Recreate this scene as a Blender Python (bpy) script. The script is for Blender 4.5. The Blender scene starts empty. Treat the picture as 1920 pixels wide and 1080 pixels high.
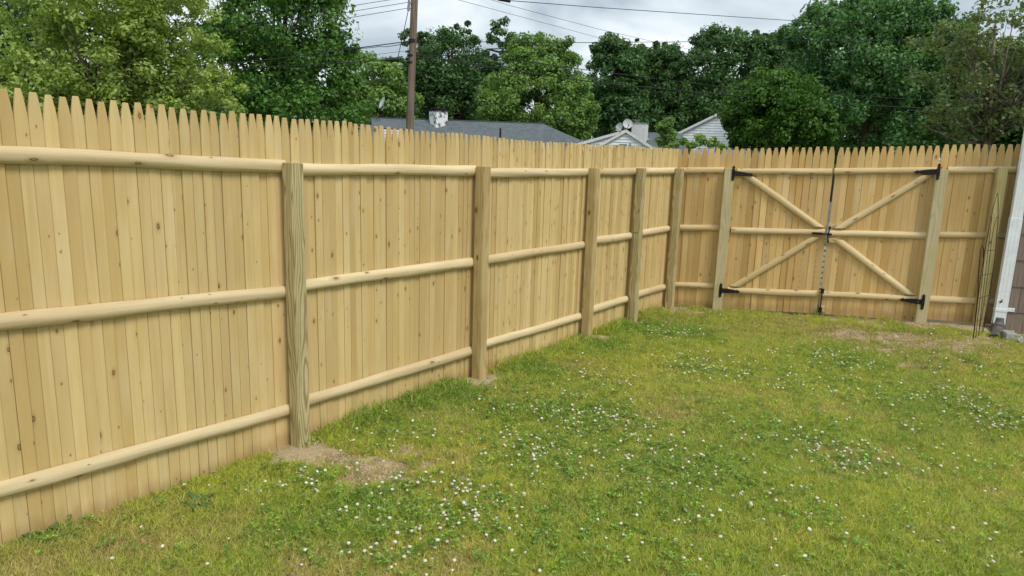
import bpy, bmesh, math, random
import numpy as np
from mathutils import Vector, Matrix

SC = bpy.context.scene
COL = SC.collection
random.seed(11)
RNG = np.random.default_rng(7)
R = math.radians

# ------------------------------------------------------------------ camera
CAM = np.array([3.41441, -2.13925, 1.81448])
C_R = np.array([0.8033741347, 0.5946961703, 0.0304378825])
C_U = np.array([-0.1397386471, 0.1385915300, 0.9804414813])
C_F = np.array([-0.5788463615, 0.7919146752, -0.1944428888])
FPX = 1320.17
cam_data = bpy.data.cameras.new('camera')
cam_data.sensor_width = 36.0
cam_data.lens = FPX / 1920 * 36.0
cam_data.clip_start = 0.05
cam_data.clip_end = 2000
cam = bpy.data.objects.new('camera', cam_data)
COL.objects.link(cam)
cam.matrix_world = Matrix(((C_R[0], C_U[0], -C_F[0], CAM[0]), (C_R[1], C_U[1], -C_F[1], CAM[1]),
                           (C_R[2], C_U[2], -C_F[2], CAM[2]), (0, 0, 0, 1)))
SC.camera = cam

# ------------------------------------------------------------------ world: overcast sky, sun, exposure
SUN_EL, SUN_AZ = R(52), R(68)          # azimuth measured from +X towards +Y is 90-.. see below
sun_dir = Vector((math.cos(SUN_EL) * 0.96, -math.cos(SUN_EL) * 0.28, math.sin(SUN_EL))).normalized()
world = bpy.data.worlds.new('World')
SC.world = world
world.use_nodes = True
nt = world.node_tree
nt.nodes.clear()
def wn(t): return nt.nodes.new(t)
out = wn('ShaderNodeOutputWorld'); bg = wn('ShaderNodeBackground'); bg.inputs['Strength'].default_value = 0.10
sky = wn('ShaderNodeTexSky'); sky.sky_type = 'NISHITA'; sky.sun_disc = False
sky.sun_elevation = SUN_EL
sky.sun_rotation = math.atan2(sun_dir.x, sun_dir.y)
tcw = wn('ShaderNodeTexCoord'); sep = wn('ShaderNodeSeparateXYZ')
nt.links.new(tcw.outputs['Generated'], sep.inputs[0])
zc = wn('ShaderNodeMath'); zc.operation = 'MAXIMUM'; zc.inputs[1].default_value = 0.0
nt.links.new(sep.outputs['Z'], zc.inputs[0])
za = wn('ShaderNodeMath'); za.operation = 'ADD'; za.inputs[1].default_value = 0.22
nt.links.new(zc.outputs[0], za.inputs[0])
dv = wn('ShaderNodeVectorMath'); dv.operation = 'DIVIDE'
nt.links.new(tcw.outputs['Generated'], dv.inputs[0])
cmb = wn('ShaderNodeCombineXYZ')
for i in range(3): nt.links.new(za.outputs[0], cmb.inputs[i])
nt.links.new(cmb.outputs[0], dv.inputs[1])
mp = wn('ShaderNodeMapping'); mp.inputs['Scale'].default_value = (0.75, 0.75, 0.35); mp.inputs['Location'].default_value = (0.9, 1.15, 0)
nt.links.new(dv.outputs[0], mp.inputs['Vector'])
cn = wn('ShaderNodeTexNoise'); cn.inputs['Scale'].default_value = 1.55; cn.inputs['Detail'].default_value = 5
cn.inputs['Roughness'].default_value = 0.5; cn.inputs['Distortion'].default_value = 0.35
nt.links.new(mp.outputs[0], cn.inputs['Vector'])
cr = wn('ShaderNodeValToRGB')
e = cr.color_ramp.elements
e[0].position = 0.40; e[0].color = (4.3, 5.1, 5.8, 1)
e[1].position = 0.61; e[1].color = (9.6, 10.1, 10.4, 1)
m_ = cr.color_ramp.elements.new(0.505); m_.color = (6.8, 7.6, 8.2, 1)
nt.links.new(cn.outputs['Fac'], cr.inputs['Fac'])
mx = wn('ShaderNodeMix'); mx.data_type = 'RGBA'; mx.inputs['Factor'].default_value = 0.94
nt.links.new(sky.outputs[0], mx.inputs['A']); nt.links.new(cr.outputs[0], mx.inputs['B'])
nt.links.new(mx.outputs['Result'], bg.inputs['Color'])
nt.links.new(bg.outputs[0], out.inputs['Surface'])

sun_data = bpy.data.lights.new('sun', 'SUN')
sun_data.energy = 2.1; sun_data.angle = R(20); sun_data.color = (1.0, 0.95, 0.86)
sun = bpy.data.objects.new('sun', sun_data); COL.objects.link(sun)
sun.rotation_euler = sun_dir.to_track_quat('Z', 'Y').to_euler()
sun.location = (4, -2, 9)

SC.view_settings.view_transform = 'Standard'
SC.view_settings.look = 'None'
SC.view_settings.exposure = 0.18
SC.view_settings.gamma = 1.0
SC.view_settings.use_curve_mapping = False
SC.cycles.max_bounces = 6
SC.cycles.transparent_max_bounces = 8

# ------------------------------------------------------------------ measuring helpers (photo point -> place in the world)
def ray(px, py):
    return C_F + C_R * (px - 960) / FPX - C_U * (py - 540) / FPX
def gp(px, py, z=0.0):
    d = ray(px, py); t = (z - CAM[2]) / d[2]
    return CAM + t * d
def at(px, py, D):
    d = ray(px, py); return CAM + d * D / math.hypot(d[0], d[1])
def on_plane(px, py, o, n):
    d = ray(px, py); o = np.array(o); n = np.array(n)
    return CAM + d * (((o - CAM) @ n) / (d @ n))
PHI = 0.3002402444
REAR_O = np.array([-0.02739, 5.764, 0.0])
DV = np.array([math.cos(PHI), math.sin(PHI), 0.0]); NV = np.array([-math.sin(PHI), math.cos(PHI), 0.0])
def rear(px, py, off=0.0):
    P = on_plane(px, py, REAR_O - NV * off, NV)
    return (P - REAR_O) @ DV, P[2]
def hdir(px):                                    # horizontal unit vectors: away from and across the view at a column
    d = ray(px, 280); f = np.array([d[0], d[1], 0]); f /= np.linalg.norm(f)
    return f, np.array([f[1], -f[0], 0])

# ------------------------------------------------------------------ object helpers
def tag(o, label=None, cat=None, group=None, kind=None):
    if label: o['label'] = label
    if cat: o['category'] = cat
    if group: o['group'] = group
    if kind: o['kind'] = kind
    return o
def empty(name, loc=(0, 0, 0), rz=0.0):
    o = bpy.data.objects.new(name, None); COL.objects.link(o)
    o.empty_display_size = 0.1
    o.location = loc; o.rotation_euler = (0, 0, rz)
    return o
def link(name, me, mat=None, parent=None, loc=(0, 0, 0), rot=(0, 0, 0), scale=(1, 1, 1)):
    o = bpy.data.objects.new(name, me); COL.objects.link(o)
    if mat is not None and not me.materials: me.materials.append(mat)
    o.location = loc; o.rotation_euler = rot; o.scale = scale
    if parent: o.parent = parent
    return o
def mesh(name, verts, faces, smooth=False, angle=None):
    me = bpy.data.meshes.new(name); me.from_pydata([tuple(v) for v in verts], [], faces); me.update()
    if smooth:
        me.polygons.foreach_set('use_smooth', [True] * len(me.polygons))
        if angle: 
            bm = bmesh.new(); bm.from_mesh(me)
            for ed in bm.edges:
                if len(ed.link_faces) == 2 and ed.calc_face_angle(0) > angle: ed.smooth = False
            bm.to_mesh(me); bm.free()
    return me
def fast_mesh(name, V, nper):                    # V (n*nper,3): n polygons of nper corners each
    n = len(V) // nper
    me = bpy.data.meshes.new(name)
    me.vertices.add(len(V)); me.vertices.foreach_set('co', np.ascontiguousarray(V, np.float32).ravel())
    me.loops.add(len(V)); me.loops.foreach_set('vertex_index', np.arange(len(V), dtype=np.int32))
    me.polygons.add(n); me.polygons.foreach_set('loop_start', np.arange(0, len(V), nper, dtype=np.int32))
    me.update(calc_edges=True)
    return me
class MB:
    def __init__(s): s.v = []; s.f = []
    def add(s, v, f):
        b = len(s.v); s.v += [tuple(p) for p in v]; s.f += [tuple(i + b for i in q) for q in f]; return s
    def box(s, x0, x1, y0, y1, z0, z1, M=None):
        v = [Vector(p) for p in ((x0, y0, z0), (x1, y0, z0), (x1, y1, z0), (x0, y1, z0), (x0, y0, z1), (x1, y0, z1), (x1, y1, z1), (x0, y1, z1))]
        if M is not None: v = [M @ p for p in v]
        return s.add(v, [(0, 3, 2, 1), (4, 5, 6, 7), (0, 1, 5, 4), (1, 2, 6, 5), (2, 3, 7, 6), (3, 0, 4, 7)])
    def tube(s, pts, rads, n=8, cap=True):
        pts = [Vector(p) for p in pts]
        if not hasattr(rads, '__len__'): rads = [rads] * len(pts)
        rings = []; prev = None
        for i, p in enumerate(pts):
            t = (pts[min(i + 1, len(pts) - 1)] - pts[max(i - 1, 0)]).normalized()
            if prev is None:
                a = Vector((0, 0, 1)) if abs(t.z) < 0.9 else Vector((1, 0, 0)); u = t.cross(a).normalized()
            else:
                u = (prev - t * prev.dot(t)).normalized()
            prev = u; w = t.cross(u)
            rings.append([p + (u * math.cos(2 * math.pi * k / n) + w * math.sin(2 * math.pi * k / n)) * rads[i] for k in range(n)])
        v = [q for r_ in rings for q in r_]; f = []
        for i in range(len(pts) - 1):
            for k in range(n):
                f.append((i * n + k, i * n + (k + 1) % n, (i + 1) * n + (k + 1) % n, (i + 1) * n + k))
        if cap:
            f.append(tuple(range(n - 1, -1, -1))); f.append(tuple((len(pts) - 1) * n + k for k in range(n)))
        return s.add(v, f)
    def plate(s, outline, y0, y1):               # outline in x,z extruded along y
        n = len(outline)
        v = [(x, y0, z) for x, z in outline] + [(x, y1, z) for x, z in outline]
        f = [tuple(range(n)), tuple(range(2 * n - 1, n - 1, -1))]
        f += [(k, k + n, (k + 1) % n + n, (k + 1) % n) for k in range(n)]
        return s.add(v, f)
    def mesh(s, name, smooth=False, angle=None): 
        me = mesh(name, s.v, s.f, smooth, angle)
        bm = bmesh.new(); bm.from_mesh(me); bmesh.ops.recalc_face_normals(bm, faces=bm.faces); bm.to_mesh(me); bm.free()
        return me
    def build(s, name, mat, parent=None, loc=(0, 0, 0), rot=(0, 0, 0), smooth=False, angle=None):
        return link(name, s.mesh(name, smooth, angle), mat, parent, loc, rot)
def bevel(me, w, seg=1):
    bm = bmesh.new(); bm.from_mesh(me)
    bmesh.ops.bevel(bm, geom=[x for x in bm.edges if x.calc_face_angle(0) > 0.5], offset=w, segments=seg, affect='EDGES')
    bm.to_mesh(me); bm.free(); return me

# ------------------------------------------------------------------ materials
class NT:
    def __init__(s, name):
        s.m = bpy.data.materials.new(name); s.m.use_nodes = True; s.t = s.m.node_tree; s.t.nodes.clear()
        s.out = s.n('ShaderNodeOutputMaterial'); s.b = s.n('ShaderNodeBsdfPrincipled')
        s.l(s.b.outputs[0], s.out.inputs['Surface'])
    def n(s, t, **k):
        nd = s.t.nodes.new(t)
        for a, v in k.items(): setattr(nd, a, v)
        return nd
    def l(s, a, b): s.t.links.new(a, b)
    def put(s, sock, v):
        if hasattr(v, 'is_output') or isinstance(v, bpy.types.NodeSocket): s.l(v, sock)
        else: sock.default_value = v
    def math(s, op, a, b=0.0, c=0.0, clamp=False):
        nd = s.n('ShaderNodeMath', operation=op, use_clamp=clamp)
        s.put(nd.inputs[0], a); s.put(nd.inputs[1], b); s.put(nd.inputs[2], c); return nd.outputs[0]
    def mix(s, f, a, b, mode='MIX'):
        nd = s.n('ShaderNodeMix', data_type='RGBA', blend_type=mode)
        s.put(nd.inputs['Factor'], f)
        for q, v in (('A', a), ('B', b)):
            if isinstance(v, tuple) and len(v) == 3: v = (*v, 1)
            s.put(nd.inputs[q], v)
        return nd.outputs['Result']
    def step(s, x, lo, hi):
        nd = s.n('ShaderNodeMapRange', interpolation_type='SMOOTHSTEP')
        s.put(nd.inputs['Value'], x); s.put(nd.inputs['From Min'], lo); s.put(nd.inputs['From Max'], hi); return nd.outputs[0]
    def noise(s, vec, scale, detail=3, rough=0.55, dist=0.0, dims='3D'):
        nd = s.n('ShaderNodeTexNoise', noise_dimensions=dims)
        if vec is not None: s.l(vec, nd.inputs['Vector'])
        nd.inputs['Scale'].default_value = scale; nd.inputs['Detail'].default_value = detail
        nd.inputs['Roughness'].default_value = rough; nd.inputs['Distortion'].default_value = dist
        return nd.outputs['Fac']
    def xyz(s, x, y, z):
        nd = s.n('ShaderNodeCombineXYZ')
        for i, v in enumerate((x, y, z)): s.put(nd.inputs[i], v)
        return nd.outputs[0]
    def obj(s):
        tc = s.n('ShaderNodeTexCoord'); sp = s.n('ShaderNodeSeparateXYZ'); s.l(tc.outputs['Object'], sp.inputs[0])
        return tc.outputs['Object'], sp.outputs
    def rnd(s): return s.n('ShaderNodeObjectInfo').outputs['Random']
    def bump(s, h, strength=0.3, dist=0.01):
        nd = s.n('ShaderNodeBump'); nd.inputs['Strength'].default_value = strength; nd.inputs['Distance'].default_value = dist
        s.put(nd.inputs['Height'], h); s.l(nd.outputs[0], s.b.inputs['Normal'])
    def done(s, col, rough=0.7, spec=0.3):
        if isinstance(col, tuple): col = (*col, 1) if len(col) == 3 else col
        s.put(s.b.inputs['Base Color'], col); s.put(s.b.inputs['Roughness'], rough)
        s.b.inputs['Specular IOR Level'].default_value = spec
        return s.m

def wood(name, along='Z', light=(.67, .515, .245), mid=(.595, .435, .18), dark=(.485, .325, .115), kn=0.77, ks=(18, 9),
         kcol=(.14, .075, .028), streak=0.55, spread=1.0):
    k = NT(name); vec, o = k.obj(); r = k.rnd()
    r2 = k.math('FRACT', k.math('MULTIPLY', r, 17.31)); r3 = k.math('FRACT', k.math('MULTIPLY', r, 71.7))
    if along == 'Z': u, v = o['X'], o['Z']; w = o['Y']
    elif along == 'X': u, v = o['Z'], o['X']; w = o['Y']
    u = k.math('ADD', u, k.math('MULTIPLY', r, 37.0)); v = k.math('ADD', v, k.math('MULTIPLY', r2, 91.0))
    # knots
    vo = k.n('ShaderNodeTexVoronoi', voronoi_dimensions='2D', feature='F1')
    vo.inputs['Scale'].default_value = 1.0; vo.inputs['Randomness'].default_value = 0.8
    wob = k.noise(k.xyz(u, v, 0.0), 60, 2)
    k.l(k.xyz(k.math('MULTIPLY_ADD', u, ks[0], k.math('MULTIPLY', wob, .09)), k.math('MULTIPLY_ADD', v, ks[1], k.math('MULTIPLY', wob, .06)), 0.0), vo.inputs['Vector'])
    sc = k.n('ShaderNodeSeparateColor'); k.l(vo.outputs['Color'], sc.inputs[0])
    has = k.math('GREATER_THAN', sc.outputs[0], kn)
    rad = k.math('MULTIPLY_ADD', k.math('POWER', sc.outputs[1], 2.2), 0.10, 0.028)
    q = k.math('DIVIDE', vo.outputs['Distance'], rad)
    core = k.math('MULTIPLY', has, k.step(q, 1.05, 0.7))
    ring = k.math('MULTIPLY', has, k.math('MULTIPLY', k.step(q, 1.25, 0.95), k.step(q, 0.45, 0.9)))
    halo = k.math('MULTIPLY', has, k.step(q, 3.6, 0.8))
    # grain bends round the knots
    ub = k.math('ADD', u, k.math('MULTIPLY', halo, 0.012))
    g1 = k.noise(k.xyz(k.math('MULTIPLY', ub, 150.0), k.math('MULTIPLY', v, 3.2), w), 1.0, 4, .6)
    g2 = k.noise(k.xyz(k.math('MULTIPLY', ub, 34.0), k.math('MULTIPLY', v, 1.5), 3.0), 1.0, 3, .5, .3)
    g3 = k.noise(k.xyz(k.math('MULTIPLY', u, 9.0), k.math('MULTIPLY', v, 2.6), 7.0), 1.0, 3, .55)
    base = k.mix(k.step(k.math('MULTIPLY_ADD', g2, .6, k.math('MULTIPLY', g3, .4)), .36, .68), light, mid)
    base = k.mix(k.math('MULTIPLY', k.step(g1, .52, .82), streak), base, dark)
    # boards differ: most pale, some tan, a few redder
    t = k.math('MULTIPLY', k.step(r3, .45, 1.0), .75 * spread)
    base = k.mix(t, base, dark, 'MIX')
    base = k.mix(k.math('MULTIPLY', k.step(r2, .8, 1.0), .35 * spread), base, (.50, .335, .175))
    st = k.noise(k.xyz(k.math('MULTIPLY', u, 5.0), k.math('MULTIPLY', v, 1.1), 11.0), 1.0, 3, .6)
    base = k.mix(k.math('MULTIPLY', k.step(st, .52, .74), .5), base, (.50, .335, .16))
    base = k.mix(k.math('MULTIPLY', k.step(st, .46, .28), .35), base, (.70, .58, .36))
    if along == 'Z':                               # rain splash and soil stain at the foot of the boards
        ft = k.math('MULTIPLY', k.step(k.math('ADD', o['Z'], k.math('MULTIPLY', g3, -.16)), .05, -.04), .55)
        base = k.mix(ft, base, (.34, .21, .09))
    val = k.math('MULTIPLY_ADD', r, .2 * spread, 1 - .1 * spread)
    base = k.mix(1.0, base, k.xyz(val, val, val), 'MULTIPLY')
    base = k.mix(k.math('MULTIPLY', halo, .38), base, (.34, .20, .075))
    base = k.mix(k.math('MULTIPLY', core, .62), base, (.22, .125, .045))
    base = k.mix(k.math('MULTIPLY', ring, .85), base, kcol)
    k.bump(k.math('SUBTRACT', k.math('MULTIPLY_ADD', g2, 1.2 if along == 'X' else .4, k.math('MULTIPLY', g1, .5)), k.math('MULTIPLY', ring, .8)), .45 if along == 'X' else .25, .006)
    return k.done(base, .72, .25)

def post_wood(name, a, b, c, contrast=.85, freq=150.0, green=(.30, .31, .14), gmix=.3):
    k = NT(name); vec, o = k.obj(); r = k.rnd()
    z = k.math('ADD', o['Z'], k.math('MULTIPLY', r, 40.0))
    d1 = k.noise(k.xyz(k.math('MULTIPLY', o['X'], 7.0), k.math('MULTIPLY', o['Y'], 7.0), k.math('MULTIPLY', z, 1.15)), 1.0, 2, .5)
    d2 = k.noise(k.xyz(k.math('MULTIPLY', o['X'], 30.0), k.math('MULTIPLY', o['Y'], 30.0), k.math('MULTIPLY', z, 4.0)), 1.0, 2, .5)
    cx = k.math('ADD', o['X'], .035); cy = k.math('SUBTRACT', o['Y'], .028)
    dist = k.math('SQRT', k.math('ADD', k.math('MULTIPLY', cx, cx), k.math('MULTIPLY', cy, cy)))
    dist = k.math('ADD', dist, k.math('ADD', k.math('MULTIPLY', d1, .085), k.math('MULTIPLY', d2, .006)))
    sn = k.math('MULTIPLY_ADD', k.math('SINE', k.math('MULTIPLY', dist, freq * 6.2832 / 1.0)), .5, .5)
    line = k.step(sn, .42, .95)
    g = k.noise(k.xyz(k.math('MULTIPLY', o['X'], 160.0), k.math('MULTIPLY', o['Y'], 160.0), k.math('MULTIPLY', z, 4.0)), 1.0, 3, .6)
    blotch = k.noise(k.xyz(o['X'], o['Y'], k.math('MULTIPLY', z, .8)), 5.0, 3, .55)
    col = k.mix(k.step(blotch, .35, .65), a, b)
    col = k.mix(k.math('MULTIPLY', k.step(blotch, .45, .75), gmix), col, green)
    col = k.mix(k.math('MULTIPLY', line, contrast), col, c)
    col = k.mix(k.math('MULTIPLY', k.step(g, .5, .8), .35), col, c)
    # knots
    vo = k.n('ShaderNodeTexVoronoi', voronoi_dimensions='3D', feature='F1'); vo.inputs['Scale'].default_value = 1.0
    k.l(k.xyz(k.math('MULTIPLY', o['X'], 9.0), k.math('MULTIPLY', o['Y'], 9.0), k.math('MULTIPLY', z, 5.0)), vo.inputs['Vector'])
    sc = k.n('ShaderNodeSeparateColor'); k.l(vo.outputs['Color'], sc.inputs[0])
    kn = k.math('MULTIPLY', k.math('GREATER_THAN', sc.outputs[0], .72), k.step(vo.outputs['Distance'], .16, .08))
    col = k.mix(k.math('MULTIPLY', kn, .8), col, (.09, .055, .02))
    k.bump(g, .2, .004)
    return k.done(col, .75, .25)

def plain(name, col, rough=.6, metal=0.0, var=.12, scale=20.0, bump=0.0, spec=.3):
    k = NT(name); vec, o = k.obj()
    n1 = k.noise(vec, scale, 4, .6)
    dk = tuple(x * (1 - var * 2) for x in col); lt = tuple(min(1, x * (1 + var)) for x in col)
    c = k.mix(k.step(n1, .3, .7), dk, lt)
    if bump: k.bump(n1, bump, .01)
    k.b.inputs['Metallic'].default_value = metal
    return k.done(c, rough, spec)

W_PICK = wood('spruce_picket', spread=.7)
W_KNOT = wood('knotty_picket', kn=.42, ks=(22, 6.5), light=(.645, .49, .23), mid=(.56, .405, .165), kcol=(.17, .10, .035), streak=.75)
W_SMALL = wood('small_knot_picket', kn=.72, ks=(26, 8), light=(.67, .515, .245), mid=(.595, .435, .18), kcol=(.22, .12, .045), streak=.6, spread=.7)
W_REAR = wood('amber_picket', light=(.645, .45, .195), mid=(.57, .375, .14), dark=(.46, .28, .09), kn=.76, ks=(15, 8))
W_RAIL = wood('peeled_rail', along='X', light=(.70, .58, .36), mid=(.62, .49, .275), dark=(.50, .36, .17), kn=.70, ks=(20, 7), streak=.7, spread=.5)
W_RAILR = wood('peeled_gate_rail', along='X', light=(.69, .555, .325), mid=(.61, .465, .245), dark=(.48, .34, .15), kn=.70, ks=(20, 7), streak=.7, spread=.5)
P_GRAIN = post_wood('grained_treated_post', (.55, .465, .255), (.49, .415, .215), (.24, .18, .07), .8, 125.0)
P_TAN = post_wood('tan_treated_post', (.535, .415, .205), (.47, .35, .155), (.32, .215, .08), .45, 80.0, gmix=.12)
P_PALE = post_wood('pale_treated_post', (.56, .475, .28), (.51, .44, .25), (.36, .29, .14), .4, 80.0, green=(.43, .45, .24), gmix=.35)
P_GREEN = post_wood('green_treated_post', (.52, .43, .20), (.46, .385, .17), (.31, .25, .10), .5, 75.0, gmix=.3)
M_BLACK = plain('black_iron', (.012, .011, .013), .42, .3, .2, 60, .15, .5)
M_INK = plain('post_ink', (.07, .05, .02), .8)
M_END = plain('sawn_end_wood', (.60, .48, .30), .8)

# ------------------------------------------------------------------ ground
def sm(t): t = np.clip(t, 0, 1); return t * t * (3 - 2 * t)
def gz(X, Y):                                     # yard surface: rises a little towards the house
    X = np.asarray(X, float); Y = np.asarray(Y, float)
    s = (X - REAR_O[0]) * DV[0] + (Y - REAR_O[1]) * DV[1]
    z = .085 * sm((s - .3) / 3.2) * sm((Y - 2.5) / 3.6) + .03 * sm((-.2 - Y) / 1.0) * sm((1 - X) / 1.0) - .012 * sm((Y - 2) / 3) * sm((1.2 - X) / 1.2)
    z = z + .008 * np.sin(2.1 * X + 1.3 * Y) + .006 * np.sin(3.7 * Y - 1.9 * X + 1) + .004 * np.sin(7.1 * X + 5.3 * Y)
    return z
_w = [(RNG.normal(0, 1, 2), RNG.uniform(0, 6.28)) for _ in range(40)]
def vnoise(X, Y, f, seed=0):
    a = 0
    for i in range(8):
        k, p = _w[(i + seed * 8) % 40]
        a = a + np.sin((k[0] * X + k[1] * Y) * f * 2.2 + p)
    return a / 4.0
def patch(X, Y, lst):
    a = np.zeros_like(X)
    for px, py, r, w in lst:
        P = gp(px, py)
        a = np.maximum(a, w * np.exp(-((X - P[0]) ** 2 + (Y - P[1]) ** 2) / (r * r)))
    return a
DIRT = [(560, 856, .2, 1.1), (515, 852, .12, .8), (625, 872, .18, .75), (700, 884, .2, .85), (770, 852, .12, .9), (668, 906, .14, .95), (735, 895, .16, .9), (800, 880, .14, .75), (868, 904, .1, .9),
        (895, 716, .17, 1.05), (925, 706, .12, .8), (850, 845, .06, .8), (1125, 634, .17, 1.0), (1190, 604, .15, .9), (1262, 580, .2, 1.0), (1310, 588, .2, .7), (1400, 600, .25, .35),
        (1560, 606, .3, .5), (1640, 618, .35, .75), (1720, 622, .35, 1.0), (1780, 622, .35, 1.1), (1835, 632, .3, 1.3), (1880, 640, .3, 1.2), (1680, 645, .4, .8), (1600, 635, .45, .62), (1760, 660, .45, .62), (1850, 655, .35, .7), (1640, 665, .35, .5), (1540, 615, .3, .5), (1720, 690, .4, .4), (1480, 600, .25, .5), (1900, 660, .3, .3)]
STRAW = [(60, 1060, .25, .7), (250, 1030, .35, .6), (420, 1000, .25, .6), (330, 960, .2, .5), (560, 1060, .25, .5), (850, 860, .3, .6), (1720, 900, .4, .5), (1480, 610, .4, .6), (1600, 640, .7, .8), (1720, 660, .7, .8), (1850, 680, .5, .7), (1300, 770, .35, .75), (1420, 780, .3, .6), (1400, 620, .5, .6), (150, 1000, .3, .6), (300, 980, .25, .5), (760, 880, .4, .5),
         (1250, 760, .3, .5), (1600, 870, .4, .5), (1850, 930, .3, .4), (950, 740, .25, .5), (1080, 690, .25, .5), (880, 1050, .15, .7), (450, 1040, .3, .4), (1900, 850, .4, .4)]
LUSH = [(1200, 612, .4, .9), (1140, 650, .3, 1.0), (1290, 625, .3, .9), (1000, 700, .3, .9), (850, 742, .25, 1.0), (760, 762, .22, 1.0), (690, 790, .18, .8), (540, 990, .2, .7), (650, 970, .3, .7), (60, 1012, .12, 1),
        (1050, 830, .4, .6), (1250, 880, .4, .5), (1400, 800, .4, .4), (1000, 770, .4, .6), (1700, 770, .4, .4), (1100, 920, .4, .4)]
CLOVER = [(1120, 785, .28, 1.35), (1050, 775, .22, 1.1), (1180, 800, .2, 1.1), (1060, 770, .3, .8), (1000, 850, .35, .75), (880, 950, .28, .9), (740, 940, .22, 1.0), (690, 790, .15, .7), (760, 830, .25, .4), (1260, 628, .25, 1.0), (1210, 622, .2, .7), (1300, 695, .28, .9), (1400, 705, .3, .6),
          (1560, 685, .35, .8), (1480, 720, .4, .5), (1680, 745, .3, .8), (1800, 765, .3, 1.0), (1880, 800, .25, 1.0), (1500, 830, .45, .4), (1250, 870, .4, .6), (1150, 860, .3, .7), (1580, 865, .3, .7), (590, 905, .18, .8), (640, 910, .12, .7),
          (1000, 1000, .35, .45), (780, 1010, .3, .6), (1400, 930, .6, .16), (1480, 960, .3, .3), (1800, 1050, .4, .1), (1130, 720, .3, .4), (960, 770, .2, .6), (1780, 700, .6, .25), (1700, 850, .5, .12), (1250, 1000, .4, .2), (840, 980, .22, .9), (700, 960, .16, .9)]
def fields(X, Y):
    n = vnoise(X, Y, 3.0, 0) * .5 + vnoise(X, Y, 9.0, 1) * .6 + vnoise(X, Y, 24, 2) * .5
    dirt = patch(X, Y, DIRT) + n * .28
    dirt = sm((dirt * 1.2 - .30) / .5)
    straw = np.clip(patch(X, Y, STRAW) + .28 * vnoise(X, Y, 2.2, 3) + .3 * vnoise(X, Y, 7, 4), 0, 1)
    lush = np.clip(patch(X, Y, LUSH) + .22 * vnoise(X, Y, 2.6, 2) + .2 * vnoise(X, Y, 8, 0), 0, 1)
    return dirt, straw, lush

def ground_material():
    k = NT('lawn_soil'); vec, o = k.obj()
    at_ = k.n('ShaderNodeAttribute', attribute_name='soil'); sp = k.n('ShaderNodeSeparateColor'); k.l(at_.outputs['Color'], sp.inputs[0])
    n1 = k.noise(vec, 38, 5, .65); n2 = k.noise(vec, 140, 4, .6); n3 = k.noise(vec, 7, 3)
    grass = k.mix(k.step(n1, .35, .65), (.10, .105, .035), (.28, .235, .10))
    soil = k.mix(k.step(n2, .3, .7), (.34, .255, .16), (.58, .46, .31))
    soil = k.mix(k.math('MULTIPLY', k.step(n3, .4, .7), .5), soil, (.50, .40, .24))
    c = k.mix(sp.outputs[0], grass, soil)
    k.bump(k.math('ADD', n1, k.math('MULTIPLY', n2, .6)), .6, .02)
    return k.done(c, .95, .1)
NX, NY = 150, 250
xs = np.linspace(-.6, 6.5, NX); ys = np.linspace(-4.2, 8.6, NY)
GX, GY = np.meshgrid(xs, ys)
d_, s_, l_ = fields(GX, GY)
GZ = gz(GX, GY) + .006 * vnoise(GX, GY, 26, 1) * d_ + 0.024 * patch(GX, GY, [(560, 856, .16, 1), (895, 716, .14, 1), (1835, 632, .2, 1.5), (1125, 634, .12, 1)])
me = bpy.data.meshes.new('lawn')
idx = np.arange(NX * NY).reshape(NY, NX)
F = np.stack([idx[:-1, :-1], idx[:-1, 1:], idx[1:, 1:], idx[1:, :-1]], -1).reshape(-1, 4)
me.from_pydata(np.stack([GX, GY, GZ], -1).reshape(-1, 3).tolist(), [], F.tolist()); me.update()
me.polygons.foreach_set('use_smooth', [True] * len(me.polygons))
ca = me.color_attributes.new('soil', 'FLOAT_COLOR', 'POINT')
cc = np.zeros((NX * NY, 4), np.float32); cc[:, 0] = d_.ravel(); cc[:, 1] = s_.ravel(); cc[:, 3] = 1
ca.data.foreach_set('color', cc.ravel())
tag(link('lawn', me, ground_material()), kind='structure')

k = NT('far_ground'); vec, o = k.obj()
M_FAR = k.done(k.mix(k.step(k.noise(vec, .6, 5), .35, .65), (.05, .08, .022), (.13, .14, .05)), .95, .1)
gs = np.concatenate([-np.geomspace(900, 5, 34), np.linspace(-4, 4, 9), np.geomspace(5, 900, 34)])
GX2, GY2 = np.meshgrid(gs + 2, gs + 2)
rr = np.hypot(GX2 - 2, GY2 - 2)
GZ2 = -.10 - 1.1 * sm((rr - 8) / 40) * sm(((GY2 - GX2) - 4) / 30)
N2 = len(gs); idx = np.arange(N2 * N2).reshape(N2, N2)
F = np.stack([idx[:-1, :-1], idx[:-1, 1:], idx[1:, 1:], idx[1:, :-1]], -1).reshape(-1, 4)
me = mesh('ground', np.stack([GX2, GY2, GZ2], -1).reshape(-1, 3).tolist(), F.tolist(), True)
tag(link('ground', me, M_FAR), kind='structure')

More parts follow.
